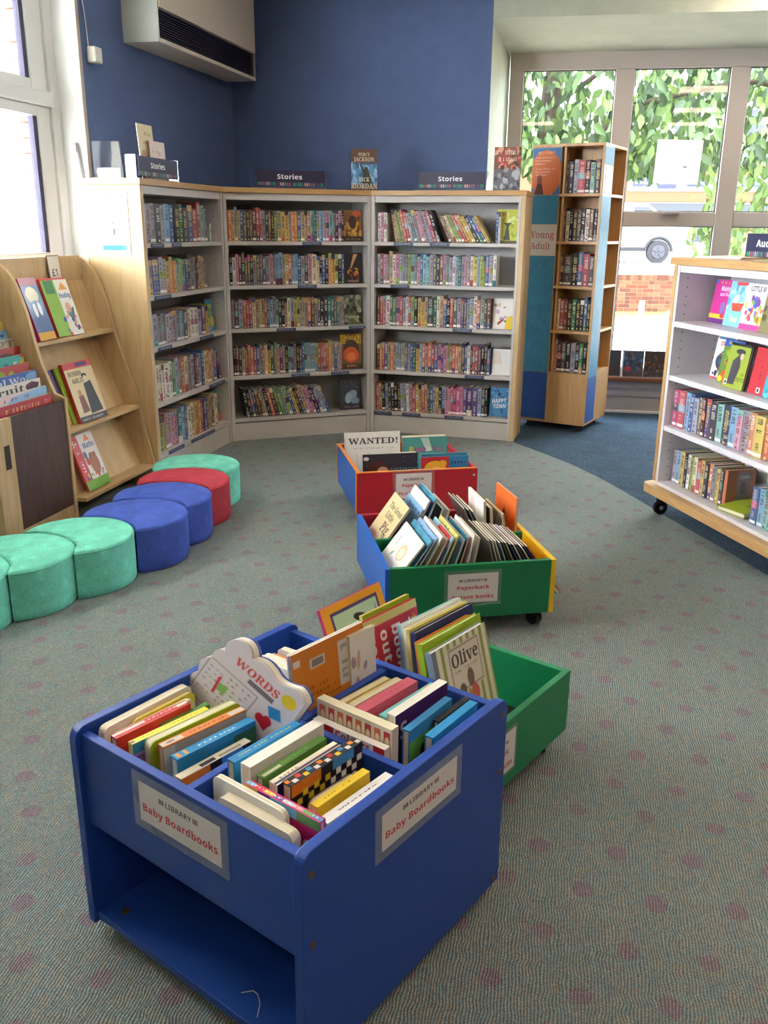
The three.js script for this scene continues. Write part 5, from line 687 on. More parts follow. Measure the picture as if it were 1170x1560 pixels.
{ // blue box, four bays over an open shelf
  const t = thing('book_box', 'large blue wooden box of board books over an open shelf', 'book box', BB.X, BB.D, BB.turn), W = 0.287, Z = 0.297, m = M.blue;
  const rp = (z0, z1, y0, y1, r) => { const s = new THREE.Shape(); s.moveTo(z0, y0); s.lineTo(z1, y0); s.lineTo(z1, y1 - r); s.quadraticCurveTo(z1, y1, z1 - r, y1); s.lineTo(z0 + r, y1); s.quadraticCurveTo(z0, y1, z0, y1 - r); s.closePath(); return s; };
  const sidePanel = () => { const g = new THREE.ExtrudeGeometry(rp(-Z, Z, 0.03, 0.459, 0.03), { depth: 0.016, bevelThickness: 0.002, bevelSize: 0.002, bevelOffset: -0.002, bevelSegments: 2, curveSegments: 8 }); g.translate(0, 0, -0.008); g.rotateY(Math.PI / 2); return metre(g); };
  for (const s of [-1, 1]) part('side_panel', sidePanel().translate(s * (W - 0.01), 0, 0), m, t);
  part('front_panel', bx(-W + 0.02, W - 0.02, 0.255, 0.445, Z - 0.03, Z - 0.012, 0.002), m, t); part('back_panel', bx(-W + 0.02, W - 0.02, 0.255, 0.445, -Z + 0.012, -Z + 0.03, 0.002), m, t);
  part('tray_floor', bx(-W + 0.02, W - 0.02, 0.236, 0.252, -Z + 0.03, Z - 0.03, 0), m, t);
  part('divider', bx(-W + 0.02, W - 0.02, 0.252, 0.44, -0.008, 0.008, 0.0015), m, t); part('divider', bx(-0.002, 0.014, 0.252, 0.44, 0.009, Z - 0.031, 0.0015), m, t); part('divider', bx(-0.002, 0.014, 0.252, 0.44, -Z + 0.031, -0.009, 0.0015), m, t);
  part('bottom_shelf', bx(-W + 0.02, W - 0.02, 0.035, 0.053, -Z + 0.005, Z - 0.008, 0.002), m, t); part('rear_board', bx(-W + 0.02, W - 0.02, 0.053, 0.236, -Z + 0.012, -Z + 0.028, 0.0015), m, t);
  for (const x of [-0.24, 0.24]) for (const z of [-0.24, 0.24]) { part('castor', merge([new THREE.CylinderGeometry(0.016, 0.016, 0.016, 14).rotateZ(Math.PI / 2).translate(x, 0.016, z), bx(x - 0.012, x + 0.012, 0.02, 0.035, z - 0.012, z + 0.012, 0)]), M.castor, t); }
  for (const [z, y] of [[0.277, 0.418], [0.277, 0.289], [-0.28, 0.427], [-0.278, 0.3], [-0.276, 0.044], [0.277, 0.044]]) for (const s of [-1, 1]) part('screw', screw(s * W, y, z, 'x'), M.bronze, t);
  part('screw', new THREE.CylinderGeometry(0.008, 0.009, 0.004, 12).translate(-0.225, 0.054, 0.255), M.bronze, t);
  label3(t, 'boardbooks', 0.205, 0.078, -0.002, 0.379, Z - 0.0115, 0, 0.017); label3(t, 'boardbooks', 0.222, 0.07, W + 0.0005, 0.385, -0.004, Math.PI / 2, 0.017);
}
single('string', tube([[-0.03, 0, 0.01], [-0.012, 0.001, 0], [0.0, 0.002, 0.005], [0.012, 0.001, 0.02], [0.02, 0, 0.045]], 0.0008, 5, 30), M.paper, 'short white thread lying on the lower shelf of the blue box', 'thread', ...local(BB, 0.12, 0.235), -20, 0.0545);
const bg = 'board books in the blue box', B = (label, seg, top, t, spine, o = {}, lean = 0, name = 'board_book') => segBook(BB, name, label, seg, top, top - 0.2535, t, { spine, side: 'top', board: true, ...o }, lean, bg);
// front bay on the label side
B('cream board book nearest the side panel in the blue box', [-0.246, 0.256, -0.252, 0.045], 0.452, 0.017, '#f3efe6', { round: true });
B('slim yellow board book tucked beside the cream one', [-0.2325, 0.2, -0.2325, 0.05], 0.445, 0.009, '#f2e24a', { round: true });
B('ivory board book beside the red one', [-0.222, 0.25, -0.216, 0.065], 0.442, 0.011, '#efe5c8', { round: true });
B('red board book with pale label strip', [-0.203, 0.26, -0.196, 0.095], 0.452, 0.019, '#cf3a3a', { spineCell: 'spine_redLabel' });
B('green board book peeping behind the red one', [-0.184, 0.17, -0.178, 0.06], 0.44, 0.011, '#5a8a3a', {});
B('bright yellow board book with purple neighbour', [-0.166, 0.252, -0.152, 0.085], 0.45, 0.014, '#f2e24a', { cover: 'meadowKids', spineCell: 'spine_yellowText' });
B('purple board book below the yellow one', [-0.151, 0.255, -0.139, 0.12], 0.432, 0.008, '#7a5aa0', {});
B('olive green thick board book with rounded corner', [-0.134, 0.24, -0.116, 0.04], 0.46, 0.02, '#b9c169', { cover: 'limeFolk', round: true });
B('grey board book with an orange spine', [-0.104, 0.234, -0.084, 0.055], 0.46, 0.018, '#e0813a', { cover: 'greyFox', spineCell: 'spine_foxOrange' });
B('blue board book with orange stripes on the spine', [-0.067, 0.236, -0.054, 0.062], 0.452, 0.02, '#2f93cf', { cover: 'blueDuo', spineCell: 'spine_blueStripe' });
B('black and white board book with barcode label', [-0.034, 0.256, -0.026, 0.1], 0.437, 0.018, '#d6cfc4', { cover: 'checker', spineCell: 'spine_barcode' });
// front bay on the other side
B('blue farm board book by the divider', [0.028, 0.192, 0.033, 0.03], 0.462, 0.018, '#2f93cf', { spineCell: 'spine_farm' });
B('white cloth board book between blue and green', [0.066, 0.194, 0.071, 0.014], 0.47, 0.024, '#f3efe6', {});
B('green board book with white label', [0.098, 0.192, 0.100, 0.036], 0.46, 0.017, '#5a8a3a', { spineCell: 'spine_greenLabel' });
B('cream and purple board book', [0.126, 0.19, 0.131, 0.034], 0.458, 0.019, '#efe5c8', { cover: 'navyLetter', spineCell: 'spine_purpleCream' });
B('black checkered board book with yellow square', [0.153, 0.186, 0.160, 0.012], 0.466, 0.022, '#25222a', { cover: 'checker', spineCell: 'spine_checkBand' });
B('brownish slim board book', [0.192, 0.176, 0.197, 0.064], 0.442, 0.011, '#8a7a66', { round: true });
B('yellow board book with lettered spine', [0.212, 0.186, 0.216, 0.058], 0.452, 0.016, '#ecc72e', { spineCell: 'spine_starYellow' });
B('white words board book against the side', [0.243, 0.2, 0.249, 0.035], 0.445, 0.02, '#f3efe6', { spineCell: 'spine_wordsSpine' });
B('magenta numbers board book facing the front board', [0.085, 0.209, 0.250, 0.209], 0.455, 0.014, '#d22678', { cover: 'numPink', spineCell: 'spine_rainbow' });
B('cream board book with a red back edge', [0.022, 0.2225, 0.189, 0.2245], 0.452, 0.011, '#f3efe6', { round: true });
B('ivory thick board book lying along the front board', [0.055, 0.2395, 0.224, 0.2395], 0.437, 0.018, '#e9dfc3', { round: true });
B('grey and black board book along the front board', [0.018, 0.257, 0.165, 0.257], 0.425, 0.014, '#8c8684', {});
// rear bay with the orange book
B('white paperback edges in the rear bay, closest to the cloud book', [-0.235, -0.085, -0.08, -0.085], 0.455, 0.012, '#f3efe6', { round: true });
B('white thick board book in the rear bay', [-0.225, -0.112, -0.07, -0.115], 0.462, 0.018, '#f3efe6', { round: true });
B('white board book with orange page in the rear bay', [-0.225, -0.14, -0.07, -0.143], 0.455, 0.013, '#f3efe6', { round: true });
B('orange edged board book in the rear bay', [-0.22, -0.162, -0.08, -0.164], 0.445, 0.01, '#e8852c', {});
B('cream board book nearest the rear board', [-0.225, -0.19, -0.09, -0.193], 0.45, 0.015, '#f3efe6', { round: true });
segBook(BB, 'picture_book', 'orange picture book showing its back cover and barcode', [-0.045, -0.03, -0.035, -0.235], 0.548, 0.28, 0.012, { cover: 'orangeBack', spine: '#f3efe6', side: 'right' }, 6, bg);
segBook(BB, 'picture_book', 'pale picture book standing behind the orange back cover', [-0.026, -0.185, -0.022, -0.262], 0.535, 0.27, 0.008, { cover: 'whiteSketch', spine: '#e9dfc3' }, 4, bg);
{ // cloud-shaped board book, rolled over and resting on its neighbours
  const [X, D] = local(BB, -0.122, 0.036), c = thing('cloud_book', 'cloud shaped white board book with coloured shapes', 'book', X, D, BB.turn, 0.3, bg); c.rotation.order = 'YXZ'; c.rotation.x = -R(6);
  const outline = (dx, dy) => { const sh = new THREE.Shape(), q = (...a) => sh.quadraticCurveTo(...a.map((v, i) => v + (i % 2 ? dy : dx))); sh.moveTo(-0.10 + dx, dy); sh.lineTo(0.07 + dx, 0.05 + dy); sh.lineTo(0.165 + dx, 0.196 + dy); q(0.16, 0.216, 0.14, 0.22); q(0.10, 0.214, 0.085, 0.226); q(0.062, 0.25, 0.028, 0.244); q(0.024, 0.276, -0.012, 0.272); q(-0.046, 0.266, -0.046, 0.238); q(-0.076, 0.242, -0.084, 0.212); q(-0.12, 0.212, -0.122, 0.172); q(-0.154, 0.164, -0.152, 0.12); q(-0.146, 0.094, -0.126, 0.088); sh.closePath(); return sh; };
  const face = (g, uv) => { const p = g.attributes.position, a = []; for (let i = 0; i < p.count; i++) a.push(uv[0] + (uv[2] - uv[0]) * Math.min(1, Math.max(0, (p.getX(i) + 0.165) / 0.34)), uv[1] + (uv[3] - uv[1]) * Math.min(1, Math.max(0, p.getY(i) / 0.275))); g.setAttribute('uv', new THREE.Float32BufferAttribute(a, 2)); return g; };
  part('front_cover', face(new THREE.ExtrudeGeometry(outline(0, 0), { depth: 0.004, bevelEnabled: false, curveSegments: 10 }).translate(0, 0, 0.003), coverUV('wordsCloud')), M.print, c);
  part('pages', metre(new THREE.ExtrudeGeometry(outline(0.004, 0.002), { depth: 0.012, bevelEnabled: false, curveSegments: 10 }).translate(0, 0, -0.0095)), M.paper, c);
  part('back_cover', metre(new THREE.ExtrudeGeometry(outline(0.007, 0.003), { depth: 0.003, bevelEnabled: false, curveSegments: 10 }).translate(0, 0, -0.013)), std({ color: '#4a62b8', roughness: 0.45 }), c);
}
// rear bay next to the green box
B('cream board book with rows of red squares', [0.018, -0.05, 0.198, -0.047], 0.475, 0.02, '#efe5c8', { cover: 'strips' });
B('white colours board book in front of the red squares', [0.026, -0.027, 0.196, -0.027], 0.443, 0.016, '#e6e6ee'.slice(0, 0) + '#f3efe6', { cover: 'coloursWhite' });
B('yellow and green board book in the rear bay', [0.035, -0.085, 0.045, -0.235], 0.45, 0.016, '#d8c878', { round: true });
B('cream and orange dotted board book', [0.062, -0.08, 0.072, -0.24], 0.455, 0.016, '#f0d890', { cover: 'strips', round: true });
B('pink board book in the rear bay', [0.096, -0.075, 0.104, -0.232], 0.463, 0.026, '#d8627a', { spineCell: 'spine_pinkText' });
B('brown and orange board book beside the pink one', [0.121, -0.09, 0.127, -0.2], 0.44, 0.009, '#c9785c', {});
B('turquoise board book beside the purple one', [0.141, -0.085, 0.147, -0.248], 0.46, 0.02, '#7ac8cc', { spineCell: 'spine_aquaText' });
B('purple board book with white spine', [0.168, -0.075, 0.171, -0.242], 0.478, 0.02, '#f3efe6', { cover: 'purpleS' });
B('green board book picturing children', [0.206, -0.07, 0.201, -0.216], 0.463, 0.016, '#3a90cc', { cover: 'meadowKids' });
B('black board book with yellow fish', [0.224, -0.14, 0.222, -0.25], 0.455, 0.012, '#25222a', { cover: 'blackFish' });
B('bright blue board book against the side panel', [0.246, -0.084, 0.243, -0.241], 0.458, 0.018, '#2f93cf', {});

const lowBox = (name, label, at, hw, hd, mats, sign, o = {}) => {   // low box on castors: front, right, back, left colours
  const t = thing(name, label, 'book box', at.X, at.D, at.turn), y0 = 0.06, y1 = o.top ?? 0.255, k = 0.018;
  part('front_board', bx(-hw + (o.full ? 0 : k), hw - (o.full ? 0 : k), y0, y1, hd - k, hd, 0.002), mats[0], t); part('back_board', bx(-hw + (o.full ? 0 : k), hw - (o.full ? 0 : k), y0, y1, -hd, -hd + k, 0.002), mats[2], t);
  const e = o.full ? k + 0.0005 : 0;
  part('side_board', bx(hw - k, hw, y0, y1, -hd + e, hd - e, 0.002), mats[1], t); part('side_board', bx(-hw, -hw + k, y0, y1, -hd + e, hd - e, 0.002), mats[3], t);
  part('floor_board', bx(-hw + k, hw - k, y0 + 0.005, y0 + 0.02, -hd + k, hd - k, 0), M.rubber, t);
  if (o.divider !== undefined) part('divider', bx(-hw + k, hw - k, y0 + 0.02, y1 - 0.005, o.divider - 0.008, o.divider + 0.008, 0.0015), mats[4], t);
  for (const sx of [-1, 1]) for (const sz of [-1, 1]) { const x = sx * (hw - 0.05), z = sz * (hd - 0.05); part('castor', merge([new THREE.CylinderGeometry(0.025, 0.025, 0.03, 16).rotateZ(Math.PI / 2).rotateY(0.5).translate(x, 0.025, z), bx(x - 0.014, x + 0.014, 0.035, 0.062, z - 0.014, z + 0.014, 0)]), M.castor, t); }
  if (o.edging) for (const [x, z] of [[-hw - 0.001, -hd], [-hw - 0.001, hd - k]]) part('edging', bx(x - 0.002, x + 0.002, y0, y1 + 0.003, z, z + k, 0.0005), o.edging, t);
  if (o.edging) { part('edging', bx(-hw, -hw + k, y1, y1 + 0.003, -hd, hd, 0.0005), o.edging, t); part('edging', bx(-hw + k, hw, y1, y1 + 0.003, hd - k, hd, 0.0005), o.edging, t); part('edging', bx(-hw + k, hw, y1, y1 + 0.003, -hd, -hd + k, 0.0005), o.edging, t); }
  if (sign) label3(t, ...sign); return t;
};
// green box
const GBX = { X: 0.0785, D: 2.034, turn: -37.5 };
lowBox('book_box', 'plain green wooden box on castors behind the blue one', GBX, 0.3, 0.285, [M.green, M.green, M.green, M.green, M.green], ['hardback', 0.15, 0.108, 0.3006, 0.152, 0.075, Math.PI / 2, 0.008], { top: 0.235 });
{
  const gg = 'hardback picture books in the green box', H = (label, seg, top, h, t, o, lean) => segBook(GBX, 'picture_book', label, seg, top, h, t, o, lean, gg);
  H('yellow framed picture book leaning far over the green box', [-0.165, 0.175, -0.167, -0.064], 0.432, 0.31, 0.01, { cover: 'yellowFrame', spine: '#d22678' }, 22);
  H('yellow edged picture book just behind the red one', [-0.052, 0.15, -0.046, -0.03], 0.442, 0.29, 0.01, { cover: 'limeFolk', spine: '#d8c878' }, 14);
  H('red picture book with white lettering running downwards', [-0.034, 0.172, -0.026, -0.03], 0.436, 0.29, 0.012, { cover: 'outOfControl', spine: '#c8323c' }, 14);
  [['#86b8dc', 'greenHill', 'pale blue spined picture book, first of the leaning bundle'], ['#c9d2b8', 'greenHill', 'grey green picture book in the leaning bundle'], ['#f3efe6', 'zooWhite', 'white edged picture book in the leaning bundle'], ['#d8c878', 'tierYellow', 'yellow picture book in the leaning bundle']].forEach(([sp, c, l], i) => H(l, [0.03 + i * 0.0125, 0.105 + i * 0.006, 0.045 + i * 0.0125, -0.118 + i * 0.003], 0.425 + (i % 2) * 0.006, 0.29, 0.01, { cover: c, spine: sp }, 8));
  H('navy picture book with a pink letter at the top', [0.084, 0.124, 0.094, -0.108], 0.428, 0.29, 0.013, { cover: 'navyLetter', spine: '#333a72' }, 9);
  H('orange picture book between navy and lime ones', [0.104, 0.14, 0.113, -0.07], 0.416, 0.28, 0.009, { cover: 'orangePlain', spine: '#e0813a' }, 11);
  H('lime green picture book behind the striped one', [0.126, 0.158, 0.135, -0.076], 0.424, 0.29, 0.016, { cover: 'limeFolk', spine: '#a2c02c' }, 13);
  H('cream and olive striped picture book facing out', [0.160, 0.172, 0.164, -0.05], 0.418, 0.30, 0.018, { cover: 'oliveStripe', spine: '#8fa0b4' }, 15);
}
// coloured box in the middle
const B2 = { X: 0.242, D: 3.078, turn: 10.65 };
lowBox('book_box', 'box with green front, blue and yellow sides and red back', B2, 0.2975, 0.302, [M.greenDeep, M.yellow, M.red, M.blueLight, M.greenDeep], ['paperback', 0.175, 0.105, 0.005, 0.17, 0.3026, 0, 0.012], { divider: -0.012 });
{
  const pg = 'paperback picture books in the coloured box', S = (label, seg, top, h, t, o, lean) => segBook(B2, 'picture_book', label, seg, top, h, t, { over: 0.0006, ...o }, lean, pg);
  S('white picture book with pencil sketch leaning in the front bay', [-0.168, 0.03, -0.160, 0.275], 0.325, 0.19, 0.006, { cover: 'birdSketch', spine: '#f3efe6' }, 38);
  const left = [['#2f93cf', 'aquaSun', 'cyan'], ['#86b8dc', 'tierSky', 'pale blue'], ['#c9d2b8', 'greenHill', 'grey green'], ['#e9a3b0', 'leafletPink', 'pink'], ['#86b8dc', 'boatBlue', 'sky blue'], ['#f0d890', 'tierYellow', 'straw yellow'], ['#8fa0b4', 'tierSky', 'slate'], ['#c9785c', 'tealTiger', 'rust red'], ['#f3efe6', 'whiteBlank', 'white'], ['#d6cfc4', 'greenHill', 'grey']];
  left.forEach(([sp, c, w], i) => S(w + ' picture book leaning right in the front bay' + (i === 0 ? ', next to the sketch' : ''), [-0.138 + i * 0.0185, 0.025 + (i % 3) * 0.006, -0.132 + i * 0.0185, 0.268 - (i % 2) * 0.008], 0.332 + (i % 3) * 0.007, 0.215, 0.0058, { cover: c, spine: sp }, 34 - i * 2.6));
  const right = ['#8c8684', '#d6cfc4', '#f3efe6', '#8fa0b4', '#5a463c', '#c9d2b8', '#333a72', '#d6cfc4', '#7a5aa0', '#efe5c8', '#333a72', '#c9785c'], rw = ['grey', 'pale grey', 'white', 'slate', 'dark brown', 'sage', 'navy', 'dull white', 'violet', 'ivory', 'dark navy', 'rust'];
  right.forEach((sp, i) => S(rw[i] + ' thin picture book leaning left in the front bay', [0.066 + i * 0.0128, 0.262 - (i % 3) * 0.006, 0.060 + i * 0.0128, 0.03 + (i % 2) * 0.008], 0.322 - i * 0.003, 0.225, 0.0045, { spine: sp, cover: i % 3 ? undefined : 'darkTwo' }, 14 + i * 2.1));
  S('tan picture book with dark title leaning in the rear bay', [-0.152, -0.25, -0.143, -0.03], 0.352, 0.24, 0.01, { cover: 'pigTan', spine: '#5a463c' }, 36);
  const rear = [['#2f93cf', 'tierSky', 'blue', 0.345], ['#7a5aa0', 'greenHill', 'purple and green', 0.378], ['#86b8dc', 'aquaSun', 'sea blue', 0.385], ['#8c8684', 'darkThree', 'dark grey', 0.345], ['#d6cfc4', 'whiteSketch', 'off white', 0.34]];
  rear.forEach(([sp, c, w, top], i) => S(w + ' picture book leaning right in the rear bay', [-0.098 + i * 0.024, -0.255, -0.092 + i * 0.024, -0.035], top, 0.24, 0.008, { cover: c, spine: sp }, 30 - i * 4));
  [['#8c8684', 'grey'], ['#8fa0b4', 'slate'], ['#d6cfc4', 'stone']].forEach(([sp, w], i) => S(w + ' bent picture book leaning left in the rear bay', [0.06 + i * 0.017, -0.035, 0.055 + i * 0.017, -0.25], 0.343 - i * 0.006, 0.235, 0.005, { spine: sp }, 24 + i * 3));
  S('white checked picture book standing tall in the rear bay', [0.136, -0.235, 0.138, -0.035], 0.366, 0.265, 0.01, { cover: 'whiteBlank', spine: '#f3efe6' }, -3);
  S('dark spined picture book behind the white checked one', [0.162, -0.235, 0.164, -0.035], 0.34, 0.25, 0.016, { cover: 'darkThree', spine: '#5a463c' }, -5);
  S('cream picture book sagging towards the yellow side', [0.205, -0.235, 0.21, -0.032], 0.315, 0.23, 0.01, { cover: 'zooWhite', spine: '#f0d890' }, -8);
  S('orange picture book standing tallest by the yellow side', [0.258, -0.262, 0.266, -0.04], 0.372, 0.285, 0.008, { cover: 'orangePlain', spine: '#e8712f' }, 0);
}
// red fronted box
const B3 = { X: 0.096, D: 4.261, turn: 11.9 };
{
  const t = lowBox('book_box', 'red fronted box with blue side and orange edging', B3, 0.2885, 0.2915, [M.red, M.red, M.red, M.blueLight, M.red], ['paperback', 0.17, 0.12, -0.02, 0.185, 0.2922, 0, 0.016], { full: true, edging: M.orange });
  for (const x of [-0.27, 0.27]) part('screw', screw(x, 0.225, 0.2925, 'z'), M.chrome, t);
  const pg = 'picture books in the red fronted box', F = (label, x0, x1, z, top, th, o, lean = 8) => segBook(B3, 'picture_book', label, [x0, z, x1, z], top, top - 0.083, th, o, lean, pg);
  F('white wanted poster style picture book', -0.255, 0.022, -0.2, 0.335, 0.012, { cover: 'wanted', spine: '#f3efe6' }); F('pale grey picture book behind the wanted one', -0.262, 0.01, -0.222, 0.33, 0.012, { cover: 'whiteBlank', spine: '#d6cfc4' });
  F('teal picture book with pink letters', 0.036, 0.272, -0.195, 0.3, 0.012, { cover: 'tealLetters', spine: '#f0d890', gloss: true }); F('cream picture book behind the teal one', 0.036, 0.266, -0.215, 0.305, 0.012, { cover: 'whiteBlank', spine: '#f0d890' });
  F('midnight picture book with a starry cover', -0.232, 0.034, 0.135, 0.302, 0.012, { cover: 'nightGirl', spine: '#25222a', gloss: true }, 6); F('white picture book behind the starry one', -0.25, 0.03, 0.115, 0.303, 0.01, { cover: 'whiteBlank', spine: '#f3efe6' }, 6); F('plain pale picture book behind the white one', -0.255, 0.02, 0.095, 0.298, 0.01, { cover: 'zooWhite', spine: '#efe5c8' }, 6);
  F('red and blue picture book with a golden mane', 0.036, 0.27, 0.19, 0.293, 0.012, { cover: 'lionRed', spine: '#3a90cc' }, 6); F('teal picture book with orange shape behind the golden mane', 0.045, 0.272, 0.155, 0.3, 0.012, { cover: 'tealTiger', spine: '#86b8dc' }, 6);
}

// ---------------------------------------------------------------- wall fittings, sill items
{
  const t = thing('air_conditioner', 'cream wall mounted heater unit with a dark grille', 'heater', ...local(LW, 1.275, 0.001), LW.turn, 2.255), w = 0.675, d = 0.21;
  part('casing', merge([bx(-w, w, 0, 0.022, 0, d, 0.003), bx(-w, w, 0.165, 0.62, 0, d - 0.004, 0.003), bx(-w, w, 0.022, 0.165, 0, d - 0.05, 0)]), M.acCream, t);
  part('front_panel', bx(-w + 0.002, w - 0.002, 0.165, 0.63, d - 0.004, d + 0.008, 0.002), M.acCream, t); part('end_cheek', bx(-w - 0.012, -w, 0, 0.63, 0, d, 0.002), M.acSide, t); part('end_cheek', bx(w, w + 0.012, 0, 0.63, 0, d, 0.002), M.acSide, t);
  const gr = part('grille', bx(-w + 0.004, w - 0.004, 0.024, 0.163, d - 0.048, d - 0.03, 0), M.grille, t);
  for (let k = 0; k < 11; k++) part('slat', bx(-w + 0.004, w - 0.004, 0.03 + k * 0.0125, 0.034 + k * 0.0125, d - 0.03, d - 0.008, 0), M.grille, gr);
  const s = thing('motion_sensor', 'small cream motion sensor high on the blue wall', 'sensor', ...local(LW, 0.24, 0.002), LW.turn, 2.1); part('body', bx(-0.035, 0.035, 0, 0.075, 0, 0.05, 0.008), M.plastic, s); part('lens', bx(-0.02, 0.02, 0.012, 0.05, 0.05, 0.054, 0.001), M.white, s);
  part('cable', tube([[-0.02, 0.075, 0.006], [-0.03, 0.2, 0.006], [-0.055, 0.35, 0.006], [-0.06, 0.6, 0.006]], 0.003), M.white, s);
  // rack of paperbacks on the sill
  const at = { ...BW }, [X, D] = local(at, 0.3, 0.0), k = thing('acrylic_rack', 'clear acrylic rack on the brown window sill', 'rack', X, D, BW.turn, 0.273);
  part('rack_front', bx(-0.5, 0.5, 0.005, 0.06, 0.034, 0.037, 0), M.acrylic, k); part('rack_back', bx(-0.5, 0.5, 0.005, 0.12, -0.03, -0.027, 0), M.acrylic, k); part('rack_base', bx(-0.5, 0.5, 0, 0.004, -0.03, 0.037, 0), M.acrylic, k); for (const x of [-0.19, 0.3]) part('rack_post', bx(x - 0.004, x + 0.004, 0.004, 0.19, 0.038, 0.042, 0), M.upvcWhite, k);
  [['darkOne', 0.02, 'dark book with a lit face in the sill rack'], ['darkTwo', 0.185, 'dark blue book with a red spot in the sill rack'], ['darkThree', 0.345, 'brown shadowy book in the sill rack'], ['darkTeal', 0.505, 'plain dark teal book in the sill rack']].forEach(([c, x, l]) => { const [a, b] = local(BW, x, 0.012); book('sill_book', l, a, b, BW.turn, 0.278, 0.155, 0.19, 0.02, { cover: c, spine: '#2a2a2e', gloss: true }, 4); });
  const n = single('window_notice', signPlate('windowNotice', -0.155, 0.155, 0, 0.29, -0.0004, 0.0004), M.notice, 'white paper notice stuck on the window pane', 'notice', ...local(BW, 0.372, -0.102), BW.turn, 1.64); n.rotation.order = 'YXZ'; n.rotation.z = -0.03;
}

// ---------------------------------------------------------------- outdoors
const OUT = -0.2;
M.grass = std({ map: rep(mottle([104, 124, 44], 0.5), 0.4), roughness: 1 }); M.paving = std({ map: rep(mottle([176, 162, 148], 0.2), 0.3), roughness: 0.95 }); M.road = std({ map: rep(mottle([150, 150, 150], 0.15), 0.2), roughness: 0.95 });
M.mortar = std({ color: '#8a7868', roughness: 0.95 }); M.bricks = ['#7c4030', '#6a3428', '#8a4c38', '#5c3026'].map((c) => std({ color: c, roughness: 0.9 }));
M.paleBrick = ['#e6bfa8', '#dcb09a'].map((c) => std({ color: c, roughness: 0.9 })); M.render = std({ map: rep(mottle([190, 168, 142], 0.1), 0.5), roughness: 0.9 }); M.fascia = std({ color: '#a8401c', roughness: 0.5 }); M.hubGrey = std({ color: '#45434a', roughness: 0.9 }); M.van = std({ color: '#e6e6ea', roughness: 0.35 }); M.darkGlass = std({ color: '#2a2c34', roughness: 0.15 }); M.tyre = std({ color: '#2a282c', roughness: 0.8 }); M.bark = std({ map: rep(mottle([70, 60, 50], 0.5), 2), roughness: 1 });
M.leafA = [['#435a30'], ['#526c38'], ['#6e8644'], ['#344a2e']].map(([c]) => phys({ color: c, roughness: 0.6, transmission: 0.3, thickness: 0 }));
struct('floor', flat([[-60, -40], [60, -40], [60, 14.2], [-60, 14.2]], 1, 1, 0).translate(0, OUT, 0), M.paving, 0, 0, 0, 'pale paving outside the building');
struct('floor', flat([[-60, 14.2], [60, 14.2], [60, 17.9], [-60, 17.9]], 1, 1, 0).translate(0, OUT, 0), M.grass, 0, 0, 0, 'strip of lawn before the brick wall');
struct('floor', flat([[-80, 18], [90, 18], [90, 120], [-80, 120]], 1, 1, 0).translate(0, 0.36, 0), M.road, 0, 0, 0, 'pale street beyond the brick wall');
{ // garden wall built of bricks
  const t = thing('garden_wall', 'low brick garden wall with an upright top course', 'wall', 5.2, 17.75, 0, OUT);
  part('mortar_core', bx(-6, 8, 0, 0.69, -0.2, -0.006, 0), M.mortar, t);
  const bg2 = bx(-0.1075, 0.1075, 0, 0.065, -0.1, 0, 0.003), hg = bx(-0.0512, 0.0512, 0, 0.065, -0.1, 0, 0.003), sg = bx(-0.0325, 0.0325, 0, 0.1025, -0.21, 0.006, 0.003);
  for (let r = 0; r < 8; r++) for (let k = -7; k < 8; k++) { const header = (k + r) % 3 === 0, m = part('brick', header ? hg : bg2, M.bricks[Math.floor(rnd() * 4)], t); m.position.set(k * 0.225 + (r % 2) * 0.1125, 0.005 + r * 0.073, rr(-0.002, 0.002)); if (header) { const m2 = part('brick', hg, M.bricks[Math.floor(rnd() * 4)], t); m2.position.set(m.position.x + 0.056, m.position.y, 0.001); m.position.x -= 0.056; } }
  for (let k = -22; k < 23; k++) part('brick', sg, M.bricks[Math.floor(rnd() * 4)], t).position.set(k * 0.075, 0.592, rr(-0.002, 0.002));
  for (const [x, d, h] of [[4.86, 17.3, 0.24], [5.5, 17.4, 0.18]]) single('bollard', new THREE.CylinderGeometry(0.05, 0.055, h, 14).translate(0, h / 2, 0), M.upvcWhite, 'short white post on the lawn by the brick wall', 'post', x, d, 0, OUT, 'short white posts on the lawn');
  const hp = []; for (let k = 0; k <= 14; k++) { const q = Math.PI * k / 14; hp.push([Math.cos(q) * 0.3, 0.42 + Math.sin(q) * 0.3, 0]); }
  single('bicycle_hoop', tube([[0.3, 0, 0], [0.3, 0.25, 0], ...hp, [-0.3, 0.25, 0], [-0.3, 0, 0]], 0.028, 8, 60), M.steel, 'galvanised steel bicycle hoop on the paving outside', 'bicycle stand', 2.86, 9.2, 62, OUT);
  const pier = thing('rendered_pier', 'tan rendered wall end seen through the lower pane', 'wall', 4.25, 11.6, -8, OUT); part('shaft', bx(-0.02, 2.2, 0, 1.53, -0.2, 0, 0.01), M.render, pier); part('coping', bx(-0.05, 2.25, 1.53, 1.58, -0.23, 0.03, 0.01), M.mortar, pier);
}
